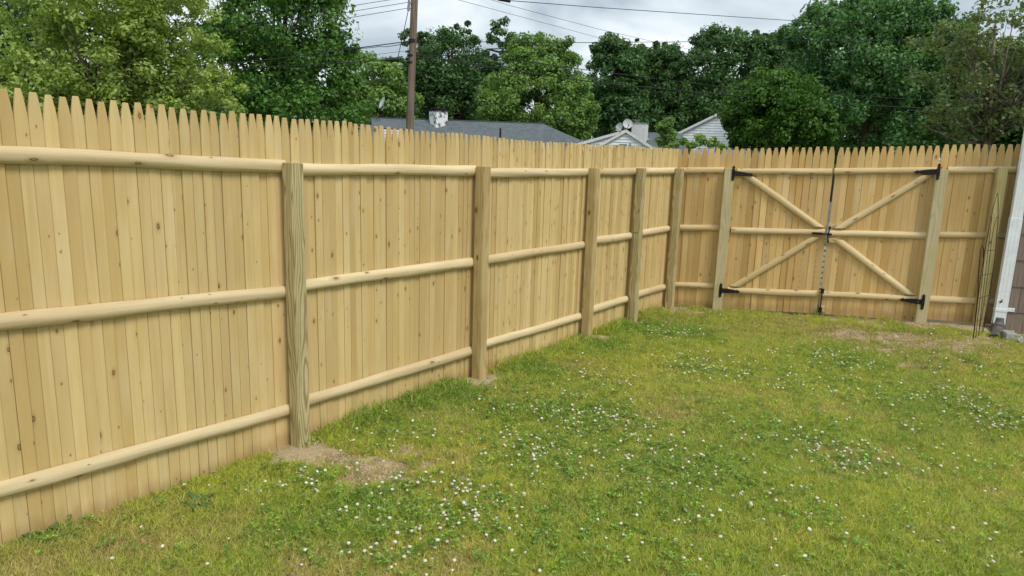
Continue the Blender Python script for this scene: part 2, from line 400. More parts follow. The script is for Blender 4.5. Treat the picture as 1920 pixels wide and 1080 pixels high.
# ------------------------------------------------------------------ pickets, rails, posts
H0 = 1.92
def picket_mesh(w, seed):
    r = random.Random(seed); a0 = w / 2 - .0006
    tipw = r.uniform(.36, .43) if w < .06 else r.uniform(.36, .42); th = r.uniform(.108, .125); zs = [0, .6, 1.2, H0 - th - .03, H0 - th, H0 - th * .72, H0 - th * .45, H0 - th * .2, H0 - .003, H0]
    v = []; 
    for z in zs:
        t = max(0.0, (z - (H0 - th)) / th)
        a = a0 * (1 - (1 - tipw) * t ** (1.5 if w < .06 else 1.35))
        if z == H0: a *= .93
        c = min(.0018, a * .3); dp = 1 - .2 * t
        v += [(-a, .0018, z), (-a + c, 0, z), (a - c, 0, z), (a, .0018, z), (a * .985, .016 * dp, z), (a * .6, .020 * dp, z), (-a * .6, .020 * dp, z), (-a * .985, .016 * dp, z)]
    f = []; n = 8
    for i in range(len(zs) - 1):
        for q in range(n): f.append((i * n + q, i * n + (q + 1) % n, (i + 1) * n + (q + 1) % n, (i + 1) * n + q))
    f.append(tuple(range(n - 1, -1, -1))); f.append(tuple((len(zs) - 1) * n + q for q in range(n)))
    return mesh('picket', v, f)
def rail_mesh(L, seed, hr=.0375, dep=.037, cut0=0.0, cut1=0.0, amp=1.0):   # half-round pole, flat back at y=0, front at -dep
    r = random.Random(seed); ns = max(8, int(L / .06)); m = 9
    ph = [r.uniform(0, 6.28) for _ in range(6)]; v = []; f = []
    for i in range(ns + 1):
        t = i / ns; x0 = t * L
        wob = 1 + amp * (.055 * math.sin(x0 * 2.3 + ph[0]) + .03 * math.sin(x0 * 8 + ph[1]) + .02 * math.sin(x0 * 21 + ph[2]))
        bow = amp * (.004 * math.sin(x0 * 1.7 + ph[3]) + .002 * math.sin(x0 * 6 + ph[4]))
        for q in range(m):
            an = -math.pi / 2 + math.pi * q / (m - 1)
            zz = hr * math.sin(an) * wob + bow; yy = -max(.002, dep * math.cos(an) ** .85 if abs(an) < 1.57 else .002) * wob
            fl = 1 + .05 * amp * math.sin(q * 2.1 + x0 * 5 + ph[5])
            x = x0 + (cut0 * zz * (1 - t)) + (cut1 * zz * t)
            v.append((x, yy * fl, zz))
    for i in range(ns):
        for q in range(m - 1): f.append((i * m + q, (i + 1) * m + q, (i + 1) * m + q + 1, i * m + q + 1))
        f.append((i * m + m - 1, (i + 1) * m + m - 1, (i + 1) * m, i * m))
    f.append(tuple(range(m))); f.append(tuple(ns * m + q for q in range(m - 1, -1, -1)))
    me = mesh('rail', v, f)
    bm = bmesh.new(); bm.from_mesh(me); bmesh.ops.recalc_face_normals(bm, faces=bm.faces)
    for fc in bm.faces: fc.smooth = len(fc.verts) == 4
    for ed in bm.edges:
        if len(ed.link_faces) == 2 and ed.calc_face_angle(0) > .7: ed.smooth = False
    bm.to_mesh(me); bm.free()
    return me
def post_mesh(h, w=.089, seed=0):
    mb = MB(); mb.box(-w / 2, w / 2, -w / 2, w / 2, -.25, h); me = mb.mesh('post'); bevel(me, .005, 2); return me
PK52 = [picket_mesh(.0515, s) for s in range(5)]
PK71 = [picket_mesh(.071, 20 + s) for s in range(5)]
_pk_cache = {}
def picket(parent, i, kind, mat, x, y, z0, z1, w, rz):
    base = (PK52 if kind == 52 else PK71)[i % 5]; key = (id(base), mat.name)
    if key not in _pk_cache:
        m2 = base.copy(); m2.materials.append(mat); _pk_cache[key] = m2
    w0 = .0515 if kind == 52 else .071
    return link('picket', _pk_cache[key], None, parent, (x, y, z0), (random.gauss(0, .0015), random.gauss(0, .0007), rz + random.gauss(0, .085)), (w / w0, 1, (z1 - z0) / H0))

PL = [-0.992, -0.942, -0.89, -0.829, -0.777, -0.721, -0.671, -0.616, -0.569, -0.509, -0.461, -0.399, -0.344, -0.293, -0.239, -0.186, -0.131, -0.081, -0.028, 0.025, 0.085, 0.137, 0.188, 0.241, 0.296, 0.345, 0.406, 0.455, 0.508, 0.564, 0.612, 0.664, 0.716, 0.767, 0.822, 0.87, 0.909, 0.972, 1.031, 1.077, 1.147, 1.186, 1.255, 1.302, 1.345, 1.397, 1.452, 1.508, 1.551, 1.62, 1.666, 1.713, 1.761, 1.812, 1.864, 1.917, 1.966, 2.022, 2.067, 2.115, 2.17, 2.222, 2.258, 2.323, 2.375, 2.425, 2.478, 2.53, 2.588, 2.637, 2.691, 2.739, 2.794, 2.843, 2.896, 2.94, 2.998, 3.043, 3.092, 3.138, 3.192, 3.251, 3.291, 3.34, 3.393, 3.443, 3.485, 3.536, 3.584, 3.628, 3.681, 3.734, 3.788, 3.835, 3.894, 3.946, 3.99, 4.043, 4.088, 4.138, 4.188, 4.234, 4.281, 4.328, 4.385, 4.424, 4.463, 4.508, 4.553, 4.598, 4.643, 4.689, 4.746, 4.793, 4.84, 4.888, 4.948, 4.991, 5.041, 5.091, 5.136, 5.181, 5.233, 5.279, 5.32, 5.367, 5.415, 5.451, 5.487, 5.536, 5.585, 5.632, 5.682, 5.728]
y = -0.992
while y > -2.3:
    y -= random.uniform(.049, .057); PL.insert(0, y)
ZT = ([-2.3, -.992, -.814, -.482, -.085, .363, .741, 1.38, 1.94, 2.768, 3.636, 4.735, 5.578], [2.02, 1.994, 1.982, 1.965, 1.957, 1.949, 1.941, 1.914, 1.906, 1.881, 1.875, 1.873, 1.866])
POST_Y = [.281, 1.970, 3.638, 4.608, 5.575]
lf = empty('stockade_fence', (0, 0, 0))
tag(lf, 'long pale stockade fence with five square posts running along the lawn towards the corner', 'fence', 'stockade fence around the yard')
for i, yy in enumerate(PL):
    lo = PL[i - 1] if i else yy - .052; hi = PL[i + 1] if i < len(PL) - 1 else yy + .052
    w = (hi - lo) / 2; yc = (lo + 2 * yy + hi) / 4
    mat = W_KNOT if 3.74 < yy < 4.72 else (W_SMALL if yy > 2.03 else W_PICK)
    zt = float(np.interp(yy, *ZT)) + random.gauss(0, .004)
    picket(lf, i, 52, mat, -.003 + random.gauss(0, .0022), yc, float(gz(0, yy)) - .015, zt, w, math.pi / 2)
# posts of the long run: origin in the middle of the post, yard face towards +X
postmats = [P_GRAIN, P_TAN, P_TAN, P_GRAIN, P_GRAIN]
post_top = [1.70, 1.676, 1.657, 1.654, 1.648]
for i, yy in enumerate(POST_Y):
    wp = .084
    ps = link('post', post_mesh(post_top[i], wp), postmats[i], lf, (.040 + wp / 2, yy + wp / 2, 0), (random.gauss(0, .002), random.gauss(0, .002), 0))
# rails between the posts: (y0,z0)->(y1,z1) of the centre line
def lrail(y0, z0, y1, z1, seed):
    L = y1 - y0
    me = rail_mesh(math.hypot(L, z1 - z0), seed)
    o = link('rail', me, W_RAIL, lf, (.001, y0, z0), (0, -math.atan2(z1 - z0, L), math.pi / 2))
    o.rotation_mode = 'XYZ'
    return o
J = [-2.3] + [p_ + .042 for p_ in POST_Y[:4]] + [5.70]       # the rails butt behind the posts
ZR = [[(1.776, 1.671), (1.662, 1.637), (1.628, 1.612), (1.620, 1.618), (1.615, 1.613)],
      [(1.087, .966), (.982, .942), (.953, .928), (.955, .940), (.948, .941)],
      [(.352, .244), (.266, .240), (.263, .223), (.260, .244), (.264, .245)]]
rails = [(J[i] + .003, z0, J[i + 1] - .003, z1) for row_ in ZR for i, (z0, z1) in enumerate(row_)]
for i, (a, b, c, d) in enumerate(rails): lrail(a, b, c, d, 100 + i)
# ink stamps and saw marks on the posts' near sides (flat print)
def marks(parent, yy, lst):
    mb = MB()
    for x0, x1, z0, z1 in lst: mb.box(x0 + .036, x1 + .036, yy - .0012, yy - .0002, z0, z1)
    mb.build('ink_stamp', M_INK, parent)
marks(lf, POST_Y[1], [(.018, .021, 1.19, 1.222), (.021, .030, 1.218, 1.222), (.027, .030, 1.19, 1.222), (.035, .038, 1.19, 1.222), (.038, .046, 1.204, 1.208), (.043, .046, 1.19, 1.222), (.052, .062, 1.218, 1.222), (.052, .055, 1.206, 1.222), (.052, .062, 1.204, 1.208), (.060, .063, 1.19, 1.206), (.052, .062, 1.19, 1.194), (.034, .038, 1.15, 1.18), (.040, .044, 1.145, 1.165), (.046, .050, 1.15, 1.18)])
marks(lf, POST_Y[2], [(.015, .072, 1.196, 1.201), (.020, .055, 1.154, 1.158), (.018, .040, .972, .976), (.048, .066, .972, .976), (.058, .066, .976, .984)])
marks(lf, POST_Y[3], [(.022, .068, 1.232, 1.238), (.058, .066, 1.20, 1.232), (.022, .060, 1.188, 1.193), (.015, .070, .975, .980), (.030, .038, .980, .99), (.055, .062, .980, .99)])

# ------------------------------------------------------------------ fence across the back (local x along it, -y towards the yard)
RB = [0.023, 0.1, 0.171, 0.243, 0.312, 0.384, 0.459, 0.525, 0.593, 0.659]
RGL = [0.722, 0.791, 0.866, 0.94, 1.013, 1.086, 1.153, 1.231, 1.302, 1.368, 1.439, 1.509, 1.585, 1.658]
RGR = [1.751, 1.819, 1.887, 1.965, 2.027, 2.099, 2.171, 2.237, 2.316, 2.384, 2.454, 2.528, 2.602, 2.666]
RR = [2.748, 2.819, 2.895, 2.964, 3.031, 3.106, 3.176, 3.246, 3.319, 3.385]
def world_at(s, y=0.0): P = REAR_O + DV * s + NV * y; return P
def gzr(s, y=-.05): P = world_at(s, y); return float(gz(P[0], P[1]))
Z = 1.69
def rear_pickets(parent, S, zt, zb, mat=W_REAR, x0=0.0):
    for i, s in enumerate(S):
        lo = S[i - 1] if i else s - .0715; hi = S[i + 1] if i < len(S) - 1 else s + .0715
        w = (hi - lo) / 2; s = (lo + 2 * s + hi) / 4
        picket(parent, i * 3 + int(s * 10), 71, mat, s - x0, .0005 + random.gauss(0, .001), zb(s), zt(s) + random.gauss(0, .003), w, 0)
def rrail(parent, s0, z0, s1, z1, seed, hr=.0365, y=0.0, mat=W_RAILR, cut0=0.0, cut1=0.0, name='rail', x0=0.0, amp=1.0):
    L = math.hypot(s1 - s0, z1 - z0)
    return link(name, rail_mesh(L, seed, hr, .036, cut0, cut1, amp), mat, parent, (s0 - x0, y - .001, z0), (0, -math.atan2(z1 - z0, s1 - s0), 0))
rf = empty('stockade_fence', tuple(REAR_O), PHI)
tag(rf, 'short amber stockade fence filling the corner beside the double gate', 'fence', 'stockade fence around the yard')
ztop = lambda s: Z + float(np.interp(s, [0, .7, 1.65, 1.76, 2.67, 2.75, 3.4], [.180, .204, .249, .246, .288, .302, .324]))
rear_pickets(rf, RB, lambda s: ztop(s) + (.012 if s > .6 else 0), lambda s: gzr(s) - .01)
for j, (z0, z1) in enumerate(((1.615, 1.635), (.943, .972), (.253, .279))): rrail(rf, .045, z0, .548, z1, 200 + j)
link('post', post_mesh(1.668, .112), P_PALE, rf, (.607, -.044, 0), (0, .002, 0))

rr_ = empty('stockade_fence', tuple(world_at(2.74)), PHI)
tag(rr_, 'short amber stockade fence between the gate and the brown house wall', 'fence', 'stockade fence around the yard')
rear_pickets(rr_, RR, ztop, lambda s: .125 + (s - 2.836) * .02, x0=2.74)
for j, (z0, z1) in enumerate(((1.725, 1.752), (1.053, 1.075), (.35, .372))):
    rrail(rr_, 2.790, z0, 3.395, z1 + .008, 210 + j, x0=2.74)
link('post', post_mesh(1.738, .112), P_PALE, rr_, (2.730 - 2.74, -.044, 0), (0, -.002, 0))
link('post', post_mesh(1.775, .088), P_GREEN, rr_, (3.263 - 2.74, -.083, 0), (0, -.004, 0))

# ------------------------------------------------------------------ the double gate
def hinge(parent, x, z, dirn, tilt, L=.215, name='hinge'):
    # plate on the post with spear tips, strap with a spear tip lying along the rail
    h = .083; mb = MB()
    pl = [(-.012, -.05), (.012, -.05), (.012, .05), (.008, .056), (.016, .062), (.010, .07), (0, h), (-.010, .07), (-.016, .062), (-.008, .056), (-.012, .05), (-.012, -.05)]
    pl = [(.013, -.045), (.013, .045), (.007, .053), (.016, .061), (.009, .069), (0, h), (-.009, .069), (-.016, .061), (-.007, .053), (-.013, .045), (-.013, -.045), (-.007, -.053), (-.016, -.061), (-.009, -.069), (0, -h), (.009, -.069), (.016, -.061), (.007, -.053)]
    pl = [(a_ * 1.25, b_ * 1.08) for a_, b_ in pl]
    mb.plate(pl, -.005, 0)
    for q in (-.035, .035): mb.tube([(-dirn * .004, -.005, q), (-dirn * .004, -.009, q)], .005, 6)
    o = mb.build(name, M_BLACK, parent, (x, -.1005, z))
    st = MB(); st.tube([(.0, -.008, -.03), (.0, -.008, .03)], .0085, 8)
    sp = [(.006, .027), (L * .25, .0275), (L * .6, .021), (L * .74, .015), (L * .78, .012), (L * .81, .023), (L * .88, .015), (L, 0)]
    outl = [(dirn * a, b) for a, b in sp] + [(dirn * a, -b) for a, b in reversed(sp[:-1])]
    st.plate(outl, -.006, 0)
    for a in (.25, .5, .7): st.tube([(dirn * L * a, -.006, 0), (dirn * L * a, -.010, 0)], .005, 6)
    s_ = st.build('strap', M_BLACK, o, (dirn * .012, -.002, 0), (0, tilt, dirn * R(16.5)))
    return o
def gate(S0, S, zt, zb, label):
    g = empty('gate_leaf', tuple(world_at(S0)), PHI)
    tag(g, label, 'gate', 'leaves of the wooden double gate')
    rear_pickets(g, S, zt, zb, x0=S0)
    return g
def brace(g, x0, a, b, seed):
    (s0, z0), (s1, z1) = a, b
    an = math.atan2(z1 - z0, s1 - s0)
    return rrail(g, s0, z0, s1, z1, seed, .037, 0, W_RAILR, -1 / math.tan(an), -1 / math.tan(an), 'brace', x0, .5)
zr = lambda px, py: rear(px, py, .03)
S0 = .69
gl = gate(S0, RGL, ztop, lambda s: .019 + (s - .67) * .05, 'left leaf of the double gate, with black strap latch reaching across the gap')
rrail(gl, .692, 1.630, 1.682, 1.674, 300, x0=S0); rrail(gl, .686, .953, 1.684, 1.007, 301, x0=S0); rrail(gl, .706, .247, 1.676, .302, 302, x0=S0)
a = zr(1402, 331); b = zr(1533, 425); brace(gl, S0, a, b, 303)
a = zr(1379, 537); b = zr(1530, 445); brace(gl, S0, a, b, 304)
hq = rear(1375, 325, .09); hinge(gl, hq[0] - S0, hq[1], 1, R(3))
hq = rear(1351, 544, .09); hinge(gl, hq[0] - S0, hq[1], 1, R(2))
# latch: strap bar on the middle rail, tongue into a catch on the other leaf
lb = MB(); lz = .985; lx = 1.684 - S0
lb.box(lx - .135, lx - .03, -.044, -.038, lz - .012, lz + .014); lb.box(lx - .03, lx + .035, -.046, -.038, lz - .006, lz + .008)
lb.tube([(lx - .10, -.044, lz + .002), (lx - .10, -.05, lz + .002)], .005, 6); lb.tube([(lx - .06, -.044, lz + .002), (lx - .06, -.05, lz + .002)], .005, 6)
lb.build('latch_bar', M_BLACK, gl)
S1 = 1.70
gr = gate(S1, RGR, ztop, lambda s: .07 + (s - 1.75) * .024, 'right leaf of the double gate, with drop rod and wedge blocks at the middle')
rrail(gr, 1.706, 1.672, 2.688, 1.722, 310, x0=S1); rrail(gr, 1.708, .992, 2.688, 1.040, 311, x0=S1); rrail(gr, 1.712, .296, 2.676, .338, 312, x0=S1)
a = zr(1574, 428); b = zr(1741, 329); brace(gr, S1, a, b, 313)
a = zr(1568, 449); b = zr(1705, 552); brace(gr, S1, a, b, 314)
hq = rear(1759, 322, .09); hinge(gr, hq[0] - S1, hq[1], -1, R(-4))
hq = rear(1730, 566, .09); hinge(gr, hq[0] - S1, hq[1], -1, R(-1))
lat = MB(); q0 = 1.712 - S1
lat.tube([(q0 + .012, -.05, lz + .075), (q0 + .006, -.055, lz + .02), (q0, -.055, lz - .02), (q0 + .008, -.05, lz - .075)], .008, 6)
lat.box(q0 - .008, q0 + .04, -.05, -.038, lz - .012, lz + .012)
lat.tube([(q0 + .013, -.06, lz + .078), (q0 + .013, -.045, lz + .078)], .013, 8); lat.tube([(q0 + .009, -.06, lz - .078), (q0 + .009, -.045, lz - .078)], .013, 8)
lat.build('latch_catch', M_BLACK, gr)
rod = MB(); a = rear(1540, 552, .05); b = rear(1535.5, 592, .05); ax = a[0] - S1 + .006; bz = b[1]
rod.tube([(ax, -.052, .37), (ax, -.052, bz)], .0065, 8); rod.tube([(ax, -.052, .365), (ax - .035, -.055, .365)], .0065, 6)
rod.build('drop_rod', M_BLACK, gr)
rb_ = MB(); rb_.box(ax - .016, ax + .018, -.062, -.042, .315, .372); rb_.build('rod_bracket', M_BLACK, gr)
rb_ = MB(); rb_.box(ax - .02, ax + .018, -.062, -.036, .10, .155); rb_.build('rod_bracket', M_BLACK, gr)
wb = MB(); wb.box(ax + .005, ax + .05, -.036, -.001, .105, .165); wb.build('wedge_block', M_END, gr)
q = [zr(x_, y_) for x_, y_ in ((1553, 420), (1568, 421), (1555, 430))]
wb = MB(); wb.plate([(s - S1, z) for s, z in q], -.03, -.001); wb.build('wedge_block', M_END, gr)
wb = MB(); wb.box(q0 - .005, q0 + .10, -.03, -.001, .895, .945); wb.build('wedge_block', W_RAILR, gr)

# ------------------------------------------------------------------ what the gate's gap shows: a slatted white fence on the far side
M_WHITE = plain('white_paint', (.70, .71, .70), .55, 0, .06, 9)
M_WHITE2 = plain('white_siding_paint', (.76, .80, .84), .5, 0, .05, 3)
P0 = CAM + (world_at(1.705, -.02) - CAM) * 1.2
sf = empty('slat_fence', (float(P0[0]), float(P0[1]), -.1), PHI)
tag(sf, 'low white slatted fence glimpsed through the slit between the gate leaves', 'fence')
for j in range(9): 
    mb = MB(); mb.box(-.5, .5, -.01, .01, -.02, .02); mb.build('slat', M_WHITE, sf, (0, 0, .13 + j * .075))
mb = MB(); mb.box(-.5, .5, .012, .03, 1.36, 1.72); mb.build('gap_backing', plain('gap_darkening', (.025, .028, .025), .7), sf)  # dark sheet added behind the slit so its upper part looks dark
mb = MB(); mb.box(-.5, .5, .012, .03, .86, 1.34); mb.build('gap_backing', plain('grey_panel', (.30, .34, .36), .6), sf)
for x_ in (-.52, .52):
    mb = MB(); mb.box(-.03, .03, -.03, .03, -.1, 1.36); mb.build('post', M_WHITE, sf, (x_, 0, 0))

# ------------------------------------------------------------------ brown house at the right: shingled wall, downspout
def shingle_mat(name, a, b):
    k = NT(name); vec, o = k.obj(); r = k.rnd()
    n = k.noise(k.xyz(k.math('MULTIPLY', o['X'], 90.0), o['Y'], k.math('MULTIPLY', o['Z'], 4.0)), 1.0, 4, .6)
    c = k.mix(k.step(n, .3, .75), a, b)
    val = k.math('MULTIPLY_ADD', r, .22, .88)
    k.bump(n, .4, .004)
    return k.done(k.mix(1.0, c, k.xyz(val, val, val), 'MULTIPLY'), .8, .2)
M_SHING = shingle_mat('taupe_shingle', (.17, .13, .105), (.245, .195, .16))
M_CONC = plain('weathered_concrete', (.36, .36, .33), .9, 0, .15, 30, .3)
HS = 3.418
bh = empty('shingled_house', tuple(world_at(HS, -.12)), PHI)
tag(bh, 'brown shingled house corner beside the amber fence with a white eave gutter', 'house')
def prism(fp, z0, z1):
    mb = MB(); n_ = len(fp); v = [(x_, y_, z0) for x_, y_ in fp] + [(x_, y_, z1) for x_, y_ in fp]
    return mb.add(v, [tuple(range(n_ - 1, -1, -1)), tuple(range(n_, 2 * n_))] + [(i, (i + 1) % n_, (i + 1) % n_ + n_, i + n_) for i in range(n_)])
prism([(0, .012), (6, .012), (6, 5), (2.3, 5)], .05, 2.62).build('wall', plain('wall_backing', (.10, .08, .065), .9), bh)
prism([(-.02, -.03), (6.05, -.03), (6.05, 5.05), (2.28, 5.05)], -.3, .03).build('foundation', M_CONC, bh)
rs = random.Random(5); row = 0; zc_ = .035
sh_me = {}
while zc_ < 2.6:
    x_ = .004 + (row % 2) * -.07
    while x_ < 2.0:
        w = .235
        x0_ = max(x_, .004)
        if x_ + w - x0_ > .03:
            key = round(x_ + w - x0_, 3)
            if key not in sh_me:
                b_ = MB(); ww = key - .004
                b_.add([(0, 0, 0), (ww, 0, 0), (ww, -.014, 0), (0, -.014, 0), (0, 0, 0.29), (ww, 0, 0.29), (ww, -.003, .29), (0, -.003, .29)], [(0, 3, 2, 1), (4, 5, 6, 7), (0, 1, 5, 4), (1, 2, 6, 5), (2, 3, 7, 6), (3, 0, 4, 7)])
                sh_me[key] = b_.mesh('shingle'); sh_me[key].materials.append(M_SHING)
            link('shingle', sh_me[key], None, bh, (x0_, .009 + rs.uniform(-.001, .001), zc_ + rs.uniform(-.004, .004)), (0, rs.gauss(0, .004), 0))
        x_ += w
    zc_ += .27; row += 1
M_ROOFB = plain('brown_roof', (.20, .10, .07), .85, 0, .2, 40, .3)
rp = [(.10, -.30, 2.70), (6.3, -.30, 2.70), (6.3, 3.5, 4.3), (2.05, 3.5, 4.3)]
mb = MB(); mb.add(rp + [(x_, y_, z_ + .05) for x_, y_, z_ in rp], [(0, 3, 2, 1), (4, 5, 6, 7), (0, 1, 5, 4), (1, 2, 6, 5), (2, 3, 7, 6), (3, 0, 4, 7)])
mb.build('roof', M_ROOFB, bh)
mb = MB(); mb.box(.06, 6.6, -.30, -.02, 2.585, 2.60); mb.box(.06, 6.6, -.305, -.285, 2.55, 2.655); mb.build('fascia', M_WHITE2, bh)
mb = MB(); gprof = [(-.42, 2.68), (-.405, 2.68), (-.40, 2.59), (-.325, 2.57), (-.31, 2.60), (-.308, 2.68), (-.32, 2.68)]
gv = [(x_, y_, z_) for x_ in (.05, 6.6) for y_, z_ in gprof]; n_ = len(gprof)
mb.add(gv, [(i, i + 1, i + 1 + n_, i + n_) for i in range(n_ - 1)] + [tuple(range(n_ - 1, -1, -1)), tuple(range(n_, 2 * n_))])
mb.build('gutter', M_WHITE2, bh)

# downspout on the wall corner
M_SPOUT = plain('white_aluminium', (.78, .82, .84), .38, 0, .05, 14, .04, .5)
dsp = empty('downspout', tuple(world_at(HS + .0, -.17) + np.array([0, 0, .0])), PHI)
tag(dsp, 'white metal downspout on the brown house corner with corrugated grey outlet elbow', 'downspout')
mb = MB(); nfl = 14; w2, d2 = .052, .036
prof = []
for xx in np.linspace(-w2, w2, 7): prof.append((xx, -d2 + (.0015 if int(round((xx + w2) / (2 * w2) * 6)) % 2 else 0)))
for yy in np.linspace(-d2, d2, 5)[1:]: prof.append((w2, yy))
for xx in np.linspace(w2, -w2, 7)[1:]: prof.append((xx, d2))
for yy in np.linspace(d2, -d2, 5)[1:-1]: prof.append((-w2, yy))
zs_ = [.17, 1.28, 1.282, 2.50]; sc_ = [1.0, 1.0, .93, .93]
vv = [(x_ * s_2, y_ * s_2, z_) for z_, s_2 in zip(zs_, sc_) for x_, y_ in prof]; n_ = len(prof)
ff = [(i * n_ + q_, i * n_ + (q_ + 1) % n_, (i + 1) * n_ + (q_ + 1) % n_, (i + 1) * n_ + q_) for i in range(3) for q_ in range(n_)]
mb.add(vv, ff); mb.build('pipe', M_SPOUT, dsp, (.0, 0, 0))
mb = MB()
mb.tube([(0, 0, 2.48), (0.02, -.06, 2.56), (.05, -.16, 2.60), (.07, -.22, 2.62)], [.04, .04, .038, .038], 10); mb.build('offset_elbow', M_SPOUT, dsp, smooth=True, angle=.6)
mb = MB(); mb.box(-w2 - .003, w2 + .003, -d2 - .004, d2 + .003, .318, .345); mb.box(w2, w2 + .085, d2 + .002, d2 + .008, .312, .352); mb.tube([(w2 + .07, d2 + .002, .336), (w2 + .07, d2 - .003, .336)], .006, 6)
mb.box(-w2 - .002, w2 + .002, -d2 - .003, d2 + .002, .19, .198); mb.build('strap', M_SPOUT, dsp)
mb = MB()   # black drawn check-like mark on the metal
mb.box(-.030, -.026, -d2 - .0055, -d2 - .0045, .385, .425, Matrix.Rotation(R(-18), 4, 'Y')); mb.box(-.135, -.127, -d2 - .0055, -d2 - .0045, .385, .428, Matrix.Rotation(R(16), 4, 'Y'))
mb.box(-.034, -.004, -d2 - .0055, -d2 - .0045, .418, .428)
mb.build('ink_mark', M_INK, dsp)
M_CORR = plain('grey_plastic_pipe', (.125, .105, .10), .6, 0, .2, 30, .1, .4)
mb = MB(); pts = []; rads = []
path = [(0, .0, .25), (0, -.006, .19), (-.008, -.045, .135), (-.03, -.12, .095), (-.06, -.21, .075), (-.085, -.29, .07)]
pp = [Vector(p_) for p_ in path]
def cat(pp, t):
    n_ = len(pp) - 1; i = min(int(t * n_), n_ - 1); u = t * n_ - i
    p0, p1, p2, p3 = pp[max(i - 1, 0)], pp[i], pp[i + 1], pp[min(i + 2, n_)]
    return .5 * ((2 * p1) + (p2 - p0) * u + (2 * p0 - 5 * p1 + 4 * p2 - p3) * u * u + (3 * p1 - p0 - 3 * p2 + p3) * u ** 3)
for i in range(56):
    t = i / 55; pts.append(cat(pp, t)); rads.append(.050 + (.005 * math.sin(i * 1.35) if t > .34 else 0) + .013 * min(1, t * 2))
mb.tube(pts, rads, 16, cap=False)
inn = [r_ - .004 for r_ in rads]
mb.tube(list(reversed(pts)), list(reversed(inn)), 16, cap=False)
mb.build('corrugated_outlet', M_CORR, dsp, smooth=True, angle=1.2)
P_ = gp(1893, 641, .085)
cb = MB(); cb.box(-.05, .05, -.055, .13, -.03, .075); me = cb.mesh('concrete_block'); bevel(me, .006)
tag(link('concrete_block', me, M_CONC, None, (float(P_[0]), float(P_[1]) + .06, .09), (0, 0, PHI - .05)), 'grey concrete block lying beside the corrugated drain outlet', 'block')
k = NT('white_stone'); vec, o = k.obj(); M_STONE = k.done(k.mix(k.rnd(), (.42, .42, .42), (.68, .68, .66)), .7, .3)
def rock_mesh(seed, n=1):
    bm = bmesh.new(); bmesh.ops.create_icosphere(bm, subdivisions=n, radius=1); r = random.Random(seed)
    for v in bm.verts: v.co *= r.uniform(.7, 1.15)
    me = bpy.data.meshes.new('stone'); bm.to_mesh(me); bm.free(); return me
STN = [rock_mesh(s) for s in range(4)]
sv, sfc = [], []
P_ = gp(1913, 647, .07); rs = random.Random(3); mb = MB()
for i in range(70):
    m_s = STN[i % 4]; rr0 = rs.uniform(.010, .022); cx_, cy_ = P_[0] + rs.gauss(.06, .07), P_[1] + rs.gauss(.05, .05)
    rot = Matrix.Rotation(rs.uniform(0, 6), 3, 'Z')
    zz_ = float(gz(cx_, cy_)) + .008 + max(0, .02 - abs(cx_ - P_[0]) * .2)
    mb.add([(rot @ v.co) * rr0 * 1.0 + Vector((cx_, cy_, zz_)) for v in m_s.vertices], [tuple(p.vertices) for p in m_s.polygons])
tag(mb.build('pebbles', M_STONE), 'small heap of white pebbles against the brown house wall', 'pebbles', kind='stuff')

# ------------------------------------------------------------------ folded wire border fence leaning by the last post
M_RUST = plain('rusty_wire', (.075, .05, .035), .8, .2, .3, 80)
A_ = gp(1824, 638, .09); B_ = gp(1852, 619, .09)
hd = (B_ - A_)[:2]; hd = np.array([hd[0], hd[1], 0]) / np.hypot(*hd)
nw = np.array([-hd[1], hd[0], 0])
wf = empty('wire_border_fence', tuple(A_))
tag(wf, 'rusty folded wire border fence with arched tops leaning at the post by the downspout', 'wire fence')
def wp(px, py, k_=0.0): 
    p = on_plane(px, py, A_ - nw * k_, nw) - A_; return tuple(p)
def wire(lst, rad=.0028, k_=0.0):
    mb = MB(); pts = [wp(x_, y_, k_) for x_, y_ in lst]; mb.tube(pts, rad, 5); mb.build('wire', M_RUST, wf, smooth=True)
def cx6(lst): return [(1740 + a / 2.571, 250 + b / 2.571) for a, b in lst]
wire(cx6([(218, 990), (240, 780), (246, 640), (254, 560), (262, 536), (269, 560), (266, 600)]), .0045, .01)
wire(cx6([(264, 965), (300, 780), (322, 600), (338, 410), (339, 330), (336, 288), (330, 300), (312, 370), (300, 430), (287, 490), (270, 600), (262, 700), (240, 890), (230, 985)]), .003, 0)
wire(cx6([(243, 975), (262, 800), (283, 620), (300, 470), (307, 420), (306, 398), (300, 400)]), .0028, 0)
wire(cx6([(243, 975), (272, 800), (293, 640), (306, 520), (318, 450), (330, 408), (336, 402), (338, 420), (330, 520), (318, 640), (290, 800), (258, 968)]), .0028, .004)
wire(cx6([(222, 960), (252, 700), (275, 560), (292, 470), (304, 400)]), .004, .012)
for a, b in (((284, 566), (326, 562)), ((256, 684), (306, 676)), ((246, 796), (292, 780)), ((226, 908), (278, 888))): wire(cx6([a, b]), .0028, -.003)

